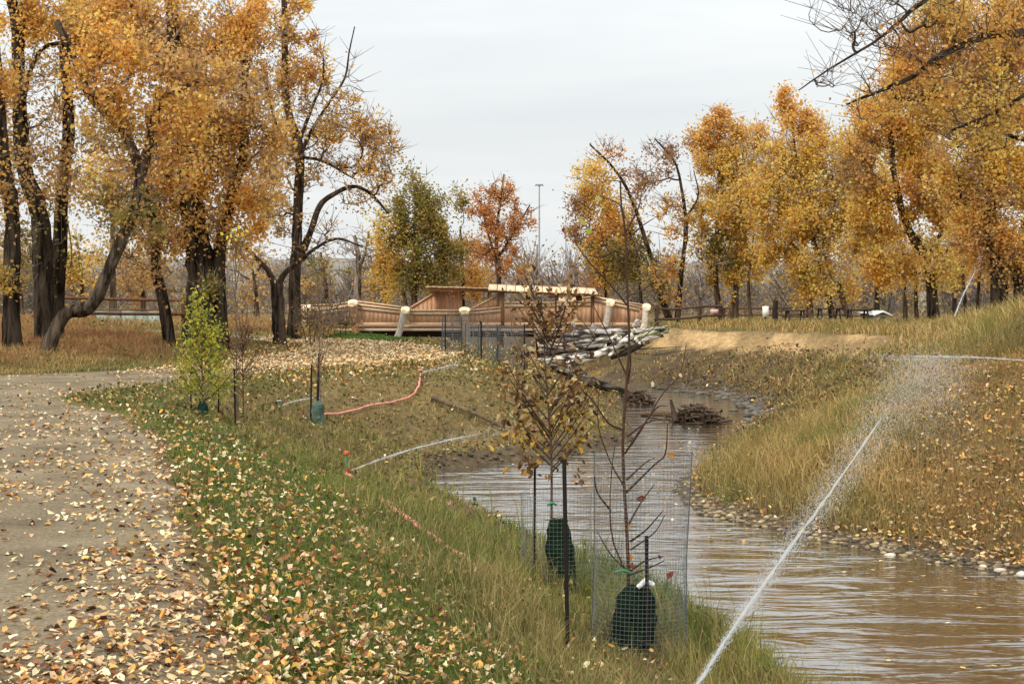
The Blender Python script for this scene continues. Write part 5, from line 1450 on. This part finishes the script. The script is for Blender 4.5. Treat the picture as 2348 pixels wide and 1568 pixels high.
def guard(label, Y, xc, wpx, ytop, ybot, wire=.0013, sp=.034, group='wire mesh guards around the saplings', lean=0, nseg=28, posts=True, gap=0):
    s = Y / F; r = wpx * s / 2; zt = V(xc, ytop, Y)[2]
    cb = V(xc - lean, ybot, Y); gz = float(hgt(cb[0], cb[1])) - .03
    if ybot: gz = min(cb[2], gz + .4) if False else gz
    ct = V(xc, ytop, Y)
    root = empty('wire_guard', (cb[0], cb[1], gz), label, 'wire guard', group)
    H_ = zt - gz; mb = MB()
    col = lin((118, 122, 124))
    def pt(a, z):
        f = (z - gz) / H_
        return np.stack([cb[0] + (ct[0] - cb[0]) * f + r * np.cos(a) * (1 + .03 * np.sin(4 * a + z * 3)), cb[1] + r * np.sin(a), z], -1)
    nv = max(10, int(2 * math.pi * r / sp)); a = np.linspace(gap, 2 * math.pi, nv, endpoint=False)
    zz = np.linspace(gz, zt, 7)
    for k in range(6):
        segs(mb, pt(a, np.full(nv, zz[k])), pt(a, np.full(nv, zz[k + 1])), np.full(nv, wire), np.full(nv, wire), 3, col)
    nh = max(6, int(H_ / sp)); aa = np.linspace(gap, 2 * math.pi, nseg + 1)
    for z in np.linspace(gz + .02, zt, nh):
        segs(mb, pt(aa[:-1], np.full(nseg, z)), pt(aa[1:], np.full(nseg, z)), np.full(nseg, wire), np.full(nseg, wire), 3, col)
    mb.build('wire_mesh', M['steel'], root)
    if posts:
        for a_ in (0.0, math.pi):
            m2 = MB(); P = np.array([pt(np.array(a_), np.array(z)) for z in np.linspace(gz, zt + .02, 5)]); tube(m2, P, wire * 3.2, 6, lin((70, 72, 74))); m2.build('seam_post', M['steel'], root)
    return root
guard('tall wire mesh guard standing around the bare sapling, water showing through it', YB, 1474, 218, 1040, 1480, lean=12)
guard('faint wire mesh guard around the brown-leaved sapling', YA, 1275, 165, 1130, 1345, wire=.0013, sp=.04, posts=False)

# left-hand group of saplings
def bush(name, label, Y, xc, yb, yt, wpx, pal, n, leaf, stemcol, seed, nb=22, sig=.05, ymin=None, shape=1.0, group='young trees planted on the bank'):
    rg = np.random.default_rng(seed); ymin = ymin or (yb - (yb - yt) * .3)
    br = []
    for k in range(nb):
        f = rg.random(); y0 = ymin + (yt + 20 - ymin) * f
        wx = wpx * .5 * (1 - .75 * f ** 1.5) * rg.uniform(.35, 1) * (1 if k % 2 else -1)
        br.append([(xc, y0 + 25), (xc + wx * .6, y0 - 8), (xc + wx, y0 - rg.uniform(10, 60) * shape)])
    r, e, q_, rg2 = sapling(name, label, Y, [(xc + 3, yb), (xc + 1, (yb * .6 + yt * .4)), (xc - 1, (yb * .3 + yt * .7)), (xc, yt)], br, .014, .003, stemcol, seed=seed, group=group)
    if n: hang_leaves(r, np.vstack([e, q_[-3:]]), n, leaf, pal, rg2, sig, drop=.8)
    return r
Y1 = hit(470, 955)[1]
bush('green_sapling', 'bushy sapling with yellow-green leaves, leftmost of the planted ones', Y1, 462, 958, 695, 150, [(176, 176, 72), (152, 160, 62), (196, 188, 82), (210, 190, 84), (132, 140, 56)], 1700, .064, BARK_M, 81, 44, .09, 905)
Y2 = hit(541, 978)[1]
bush('yellow_tipped_sapling', 'thin tall sapling with a tuft of bright yellow leaves at its very tip', Y2, 541, 980, 545, 40, [(226, 204, 70)], 0, .07, lin((90, 76, 66)), 82, 9, .05, 700)
tp_ = bpy.data.objects[bpy.data.objects[-1].name] if False else None
rY, eY, qY, rgY = sapling('yellow_leaf_shoot', 'slender bent shoot carrying large bright yellow leaves in front of the left trees', Y2 + .2, [(545, 975), (548, 820), (550, 700), (560, 610), (548, 548)],
                          [[(552, 580), (530, 548), (508, 534)], [(550, 570), (562, 552), (572, 546)]], .007, .003, lin((96, 88, 70)), seed=83)
for xv, yv in ((508, 536), (520, 545), (533, 528), (548, 522), (556, 537), (540, 550), (524, 552), (566, 530), (545, 540), (530, 540)):
    single_leaf(rY, xv, yv, Y2 + .2, .085, lin((236, 216, 76)) * rgY.uniform(.85, 1.1), rgY)
Y3 = hit(560, 972)[1] - .2
bush('twiggy_brown_sapling', 'twiggy sapling with small reddish brown leaves beside the yellow-green one', Y3, 556, 972, 720, 130, [(150, 108, 80), (128, 88, 66), (168, 124, 88), (110, 76, 58)], 420, .045, lin((92, 70, 60)), 84, 36, .06, 905)
Y4 = hit(725, 968)[1]
bush('bare_twig_sapling', 'leafless sapling with a grey-green bag, right of the twiggy brown one', Y4, 732, 968, 640, 70, [(150, 108, 80)], 60, .04, lin((104, 88, 76)), 85, 20, .06, 860)
stake('short iron stake left of the yellow-green sapling', 438, 935, 888, Y1, -1, .012)
stake('iron stake between the yellow-green sapling and the thin tall one', 501, 968, 868, Y2 + .4, 0, .014)
stake('black iron stake tied to the thin tall sapling', 540, 982, 845, Y2 - .1, -3, .017)
stake('iron stake on the left of the leafless sapling', 712, 970, 835, Y4, 2, .018)
stake('dark thick stake leaning beside the leafless sapling', 726, 955, 810, Y4 + .4, 6, .026)
water_bag('small dark green bag under the yellow-green sapling', Y1 - .1, [(922, 457, 470), (932, 453, 476), (950, 454, 475), (962, 456, 474)], seed=3, col=lin((34, 60, 54)))
water_bag('grey-green bag on the leafless sapling beside its stakes', Y4 - .1, [(920, 722, 736), (930, 716, 742), (955, 715, 742), (976, 717, 744)], seed=4, col=lin((92, 112, 100)))
# guards near the bridge
for k, (xv, yb, yt, w, lab) in enumerate(((1036, 806, 728, 44, 'grey wire guard leftmost of those before the bridge'), (1084, 812, 742, 34, 'narrow grey wire guard second from the left before the bridge'),
        (1118, 828, 745, 42, 'grey wire guard third from the left before the bridge'), (1172, 842, 748, 60, 'wide grey wire guard before the bridge, partly hidden by the brown-leaved sapling'))):
    Yg = hit(xv, yb)[1]; Yg = min(max(Yg, 38), 56)
    guard(lab, Yg, xv, w, yt, yb, wire=.006, sp=.075, group='wire mesh guards before the bridge', nseg=18)
    stake(f"dark stake holding the {('leftmost', 'narrow', 'third', 'wide')[k]} wire guard before the bridge", xv + (w * .5 if k % 2 else -w * .35), yb + 4, yt - 6, Yg - .3, 0, .022, 'stakes of the guards before the bridge')
    bush('guarded_sapling', f"thin bare sapling inside the {('leftmost', 'narrow', 'third', 'wide')[k]} wire guard before the bridge", Yg, xv, yb, yt - 50, 40, [(168, 120, 60)], 25, .07, TWIG, 90 + k, 10, .1, yb - 60, group='saplings inside the guards before the bridge')

# ------------------------------------------------------------------ hose, sprinklers, water jets
PINK = lin((222, 142, 124))
def hose(label, pts, r):
    P = []
    for xv, yv in pts:
        p = hit(xv, yv); P.append([p[0], p[1], 0])
    Q = smooth_pts(np.array(P), len(P) * 8)
    Q[:, 2] = hgt(Q[:, 0], Q[:, 1]) + r * 1.4 + .05
    Q[:, :2] += np.random.default_rng(len(pts)).normal(0, .006, (len(Q), 2))
    mb = MB(); rg = np.random.default_rng(4); tube(mb, Q, r, 8, np.repeat(PINK * (.75 + .4 * rg.random((len(Q), 1))), 8, 0), True, .04)
    o = link('garden_hose', mb.mesh('garden_hose', True, Q[0]), M['hose']); o.location = Q[0]
    return tag(o, label, 'hose', 'pink hoses on the left bank')
hose('pink hose running down the near bank from the orange-capped sprinkler', [(792, 1096), (830, 1128), (870, 1162), (905, 1188), (945, 1215), (990, 1248), (1030, 1280), (1070, 1302), (1088, 1322), (1098, 1348)], .026)
hose('pink hose curving over the far part of the left bank below the leafy path', [(745, 958), (800, 952), (850, 938), (900, 930), (938, 918), (955, 900), (962, 880), (966, 858)], .022)

def sprinkler(label, xv, yb, hpx, col1, col2):
    b = hit(xv, yb); Y = b[1]; s = Y / F
    root = empty('sprinkler', b, label, 'sprinkler', 'lawn sprinklers')
    mb = MB(); tube(mb, [b + [0, 0, -.1], b + [0, 0, hpx * s * .95]], 5 * s * .5, 8, lin((70, 130, 104))); mb.build('riser', M['plain'], root)
    mb = MB(); tube(mb, [b + [0, 0, hpx * s * .86], b + [0, 0, hpx * s * .9], b + [0, 0, hpx * s]], [5 * s, 7.5 * s, 5 * s], 10, col1); mb.build('cap', M['plain'], root, True)
    mb = MB(); tube(mb, [b + [.01, -.03, hpx * s * .16], b + [.01, -.03, hpx * s * .25], b + [.01, -.03, hpx * s * .36]], [6 * s, 8 * s, 5 * s], 10, col2); mb.build('nozzle_head', M['plain'], root, True)
    mb = MB(); tube(mb, [b + [-.05, -.02, 0.0], b + [0, -.03, hpx * s * .1], b + [.01, -.03, hpx * s * .18]], [2.5 * s, 4 * s, 5 * s], 8, lin((30, 26, 26))); mb.build('base_fitting', M['plain'], root, True)
    return root
sprinkler('orange-capped sprinkler on a green riser at the top of the near bank', 794, 1096, 62, lin((214, 96, 60)), lin((150, 44, 32)))
sprinkler('small far sprinkler left of the leafless sapling', 640, 938, 20, lin((170, 160, 150)), lin((150, 120, 100)))
sprinkler('far sprinkler standing at the end of the curving pink hose', 964, 864, 16, lin((200, 130, 110)), lin((120, 80, 60)))

def jet(label, pts, r0, r1, nd, spread0, spread1, seed, drop=.006, tail=None):
    rg = np.random.default_rng(seed)
    P = np.array(pts); Q = smooth_pts(P, len(P) * 8)
    n = len(Q); root = empty('water_jet', Q[0], label, 'water jet', 'water jets from the sprinklers')
    f = np.linspace(0, 1, n)
    mb = MB(); k = int(n * .84)
    Qw = Q[:k] + rg.normal(0, 1, (k, 3)) * (r0 * .22)
    tube(mb, Qw, (r0 + (r1 - r0) * f[:k] * .6) * rg.uniform(.45, 1.4, k) * np.clip((k - np.arange(k)) / (k * .25), .12, 1), 6, (1, 1, 1), True, .2, rg=rg)
    mb.build('stream', M['spray'], root, True)
    m = MB(); u = rg.random(nd) ** .75
    drop = drop * .8
    idxf = u * (n - 1.001); i0 = idxf.astype(int); C = Q[i0] + (Q[i0 + 1] - Q[i0]) * (idxf - i0)[:, None]
    sg = (spread0 + (spread1 - spread0) * u ** 2)[:, None]
    C = C + rg.normal(0, 1, (nd, 3)) * sg
    if tail is not None:
        C = np.vstack([C, tail])
    nd2 = len(C)
    d = np.gradient(Q, axis=0)[np.minimum((np.concatenate([u, np.ones(nd2 - nd)]) * (n - 1)).astype(int), n - 1)]
    d /= np.linalg.norm(d, axis=1, keepdims=True)
    L = drop * rg.uniform(1.0, 4.0, nd2)[:, None]
    uu = np.concatenate([u, np.ones(nd2 - nd)])
    rr = drop * rg.uniform(.35, .9, nd2) * (.4 + 1.0 * uu)
    segs(m, C - d * L, C + d * L, rr, rr * .5, 3)
    o = m.build('droplets', M['spray'], root); o['kind'] = 'stuff'
    return root
dz = [6.6, 7.4, 8.6, 9.9, 11.3, 12.8, 14.4, 16.2, 18.2]
px = [(1555, 1640), (1600, 1566), (1694, 1420), (1782, 1294), (1862, 1184), (1935, 1082), (2004, 982), (2062, 902), (2125, 830)]
rgt = np.random.default_rng(8)
tail = []
for k in range(7000):
    f = rgt.random(); yy = rgt.uniform(15.5, 19.5)
    tail.append(V(2120 + rgt.normal(0, 55) + f * 30, 815 + abs(rgt.normal(0, 1)) * 95, yy))
jet('long bright water jet arching from the bottom edge across the creek', [V(a[0], a[1], d) for a, d in zip(px, dz)], .0085, .02, 14000, .004, .24, 1, .0055, np.array(tail))
b = hit(794, 1090); 
jet('thin pale jet shooting right from the orange-capped sprinkler', [V(800, 1080, b[1]), V(880, 1050, b[1] + 1.0), V(980, 1020, b[1] + 2.4), V(1080, 998, b[1] + 4), V(1190, 982, b[1] + 6)], .010, .010, 700, .010, .10, 2, .008)
b = hit(640, 938)
jet('faint short jet by the leafless sapling', [V(645, 930, b[1]), V(680, 918, b[1] + .6), V(730, 912, b[1] + 1.6), V(770, 918, b[1] + 2.4)], .010, .010, 260, .02, .14, 3, .008)
b = hit(964, 864)
jet('small pale jet at the end of the curving hose', [V(966, 854, b[1]), V(990, 848, b[1] + .5), V(1030, 838, b[1] + 1.2), V(1060, 832, b[1] + 2)], .014, .010, 220, .02, .12, 4, .011)
jet('fine slanting jet against the trees at the right, above the grassy crest', [V(2188, 724, 33), V(2206, 680, 34), V(2226, 640, 35), V(2252, 585, 36.5)], .014, .010, 260, .015, .09, 5, .011)
jet('nearly level faint jet crossing the right bank below the grassy crest', [V(2347, 826, 22), V(2250, 820, 22.5), V(2130, 817, 23), V(1985, 820, 24)], .006, .006, 300, .012, .06, 6, .008)

# ------------------------------------------------------------------ fences and small far things
def rail_fence(label, pts, h=1.15, Ypost=None, col=lin((96, 64, 46)), rails=(.45, .95), every=2.4, rr=.06):
    P = np.array(pts); root = empty('rail_fence', P[0], label, 'fence')
    L = np.linalg.norm(P[-1] - P[0]); n = max(2, int(L / every) + 1)
    rg = np.random.default_rng(int(L * 10))
    Q = [P[0] + (P[-1] - P[0]) * i / (n - 1) for i in range(n)]
    for q_ in Q: q_[2] = float(hgt(q_[0], q_[1])) if q_[1] < 110 else .9
    for q_ in Q:
        mb = MB(); tube(mb, [q_ + [0, 0, -.2], q_ + [rg.normal(0, .02), 0, h + rg.uniform(0, .12)]], .09, 8, col * rg.uniform(.8, 1.2), True, .08); mb.build('post', M['log'], root)
    for i in range(n - 1):
        for z in rails:
            a = Q[i] + [-.12, -.11, z * h]; b_ = Q[i + 1] + [.12, -.11, z * h + rg.normal(0, .03)]
            mb = MB(); tube(mb, [a, (a + b_) / 2 + [0, 0, -.02], b_], rr, 7, col * rg.uniform(.8, 1.3), True, .08); mb.build('rail', M['log'], root)
rail_fence('brown log rail fence behind the leaning tree at the left', [V(135, 700, 60), V(420, 700, 62)], 1.35, rails=(.5, .98), every=3.0, rr=.07)
rail_fence('brown log rail fence right of the bridge', [V(1505, 735, 66), V(1650, 735, 70)], 1.0, rails=(.42, .92), every=1.6, rr=.055, col=lin((84, 66, 54)))
rail_fence('low far fence between the golden poplar trunks', [V(1660, 730, 90), V(1850, 730, 92)], .9, every=3)

# pale green sheeting behind the left fence
mb = MB(); rg = np.random.default_rng(2)
root = empty('sheet_barrier', V(292, 740, 66), 'pale blue-green streaked barrier sheets behind the left rail fence', 'barrier')
for i in range(5):
    a = V(220 + i * 30, 742, 66)[0]; b_ = V(249 + i * 30, 742, 66)[0]
    mb = MB(); mb.box((a, 66 + (i % 2) * .04, .3), (b_, 66.08 + (i % 2) * .04, V(0, 712, 66)[2] - i * .012), lin((150, 164, 150)) * rg.uniform(.9, 1.1)); mb.build('panel', M['plain'], root)
mb = MB(); mb.box((V(214, 0, 66)[0], 65.95, V(0, 711, 66)[2]), (V(372, 0, 66)[0], 66.02, V(0, 708.5, 66)[2]), lin((120, 84, 62))); mb.build('top_rail', M['wood'], root)

# white notice board
b = V(1754, 735, 68); gz = float(hgt(b[0], b[1])); s = 68 / F
root = empty('notice_board', (b[0], b[1], gz), 'blank white notice board on a post left of the dark post', 'sign')
mb = MB(); tube(mb, [(b[0], b[1], gz - .2), (b[0], b[1], V(0, 703, 68)[2])], .05, 6, DARKW); mb.build('post', M['wood'], root)
mb = MB(); mb.box((b[0] - 7 * s, b[1] - .1, V(0, 727, 68)[2]), (b[0] + 7 * s, b[1] - .06, V(0, 702, 68)[2]), lin((240, 238, 228))); mb.build('panel', M['plain'], root)
b = V(1778, 735, 69); gz = float(hgt(b[0], b[1]))
mb = MB(); tube(mb, [(b[0], b[1], gz - .2), (b[0] - .05, b[1], V(0, 715, 69)[2]), (b[0], b[1], V(0, 689, 69)[2])], [.14, .13, .12], 9, lin((52, 42, 38)), True, .12)
tag(mb.build('wooden_post', M['log']), 'stout dark wooden post right of the white notice board', 'post')
b = V(1637, 730, 72)
root = empty('small_sign', (b[0], b[1], float(hgt(b[0], b[1]))), 'small pinkish sign at the left foot of the golden poplars', 'sign'); R_ = root.location
mb = MB(); tube(mb, [(b[0], b[1], R_[2] - .1), (b[0], b[1], V(0, 712, 72)[2])], .035, 6, DARKW); mb.build('post', M['wood'], root)
mb = MB(); mb.box((b[0] - .2, b[1] - .07, V(0, 719, 72)[2]), (b[0] + .2, b[1] - .04, V(0, 709, 72)[2]), lin((214, 176, 160))); mb.build('panel', M['plain'], root)

# picnic table and parked trailer-like shelter at the right
def picnic(label, xv, Y, wpx):
    c = V(xv, 740, Y); gz = float(hgt(c[0], c[1])); s = Y / F; w = wpx * s / 2
    root = empty('picnic_table', (c[0], c[1], gz), label, 'picnic table', 'dark picnic tables under the poplars')
    D = lin((58, 48, 44))
    mb = MB(); mb.box((c[0] - w, c[1] - .4, gz + .72), (c[0] + w, c[1] + .4, gz + .78), D); mb.build('table_top', M['wood'], root)
    for sy in (-.75, .75):
        mb = MB(); mb.box((c[0] - w, c[1] + sy - .14, gz + .43), (c[0] + w, c[1] + sy + .14, gz + .48), D * 1.2); mb.build('bench_seat', M['wood'], root)
    for sx in (-.75, .75):
        for sy in (-1, 1):
            mb = MB(); tube(mb, [(c[0] + sx * w, c[1] + sy * .7, gz - .03), (c[0] + sx * w, c[1] + sy * .25, gz + .72)], .045, 5, D); mb.build('leg', M['wood'], root)
picnic('dark picnic table right of the dark post', 1822, 66, 46); picnic('dark picnic table between the leaning poplar stems', 1900, 68, 56); picnic('dark picnic table beside the small white shelter', 1966, 66, 50)
b = V(2008, 740, 72); gz = float(hgt(b[0], b[1])); s = 72 / F; z0 = V(0, 738, 72)[2]
root = empty('small_shelter', (b[0], b[1], gz), 'small white hut with a gabled roof edge among the trunks at right', 'hut')
WHC = lin((232, 232, 226))
mb = MB(); mb.box((V(1998, 0, 72)[0], 71.4, gz - .1), (V(2028, 0, 72)[0], 73, V(0, 722, 72)[2]), lin((206, 206, 200))); mb.build('wall', M['plain'], root)
mb = MB(); zt = V(0, 712, 72)[2]; ze = V(0, 722, 72)[2]; x0, xm, x1 = (V(k, 0, 72)[0] for k in (1993, 2015, 2036))
v = [(x0, 71.2, ze), (xm, 71.2, zt), (x1, 71.2, ze), (x0, 71.2, ze - .07), (xm, 71.2, zt - .09), (x1, 71.2, ze - .07)]; v += [(a, 73.2, c) for a, _, c in v]
mb.add(v, q=[(0, 1, 7, 6), (1, 2, 8, 7), (0, 3, 4, 1), (1, 4, 5, 2), (3, 9, 10, 4), (4, 10, 11, 5), (6, 7, 10, 9), (7, 8, 11, 10)], col=WHC); mb.build('roof', M['plain'], root)
mb = MB(); mb.box((V(2012, 0, 72)[0], 71.34, gz), (V(2022, 0, 72)[0], 71.39, V(0, 725, 72)[2]), lin((48, 40, 38))); mb.build('door', M['plain'], root)
mb = MB(); mb.box((V(1970, 0, 72)[0], 71.3, V(0, 719, 72)[2]), (V(1992, 0, 72)[0], 72.6, V(0, 715, 72)[2]), WHC); mb.build('side_roof', M['plain'], root)
mb = MB(); mb.box((V(1972, 0, 72)[0], 71.9, gz - .1), (V(1991, 0, 72)[0], 72.0, V(0, 719.3, 72)[2]), lin((90, 80, 74))); mb.build('side_wall', M['wood'], root)

# light mast
YM = 170; b = V(1236, 700, YM); s = YM / F
root = empty('light_mast', (b[0], b[1], .9), 'very tall thin floodlight mast rising into the sky behind the bridge', 'light mast')
zt = V(0, 424, YM)[2]
mb = MB(); tube(mb, [(b[0], b[1], .8), (b[0], b[1], zt)], [.14, .07], 8, lin((150, 150, 150)), True); mb.build('pole', M['plain'], root)
mb = MB(); mb.box((b[0] - 9 * s, b[1] - .05, zt - .05), (b[0] + 9 * s, b[1] + .05, zt + .07), lin((150, 150, 150))); mb.build('crossbar', M['plain'], root)
for k in range(4):
    xx = b[0] + (-7.5 + 5 * k) * s; mb = MB(); mb.box((xx - .09, b[1] - .18, zt - .17), (xx + .09, b[1] - .06, zt - .052), lin((120, 122, 124))); mb.build('floodlight', M['plain'], root)
b = V(1297, 700, 180)
mb = MB(); tube(mb, [(b[0], b[1], .8), (b[0], b[1], V(0, 530, 180)[2])], [.12, .06], 7, lin((158, 156, 154)), True)
tag(mb.build('light_mast', M['plain']), 'shorter thin grey mast right of the tall floodlight mast', 'light mast')
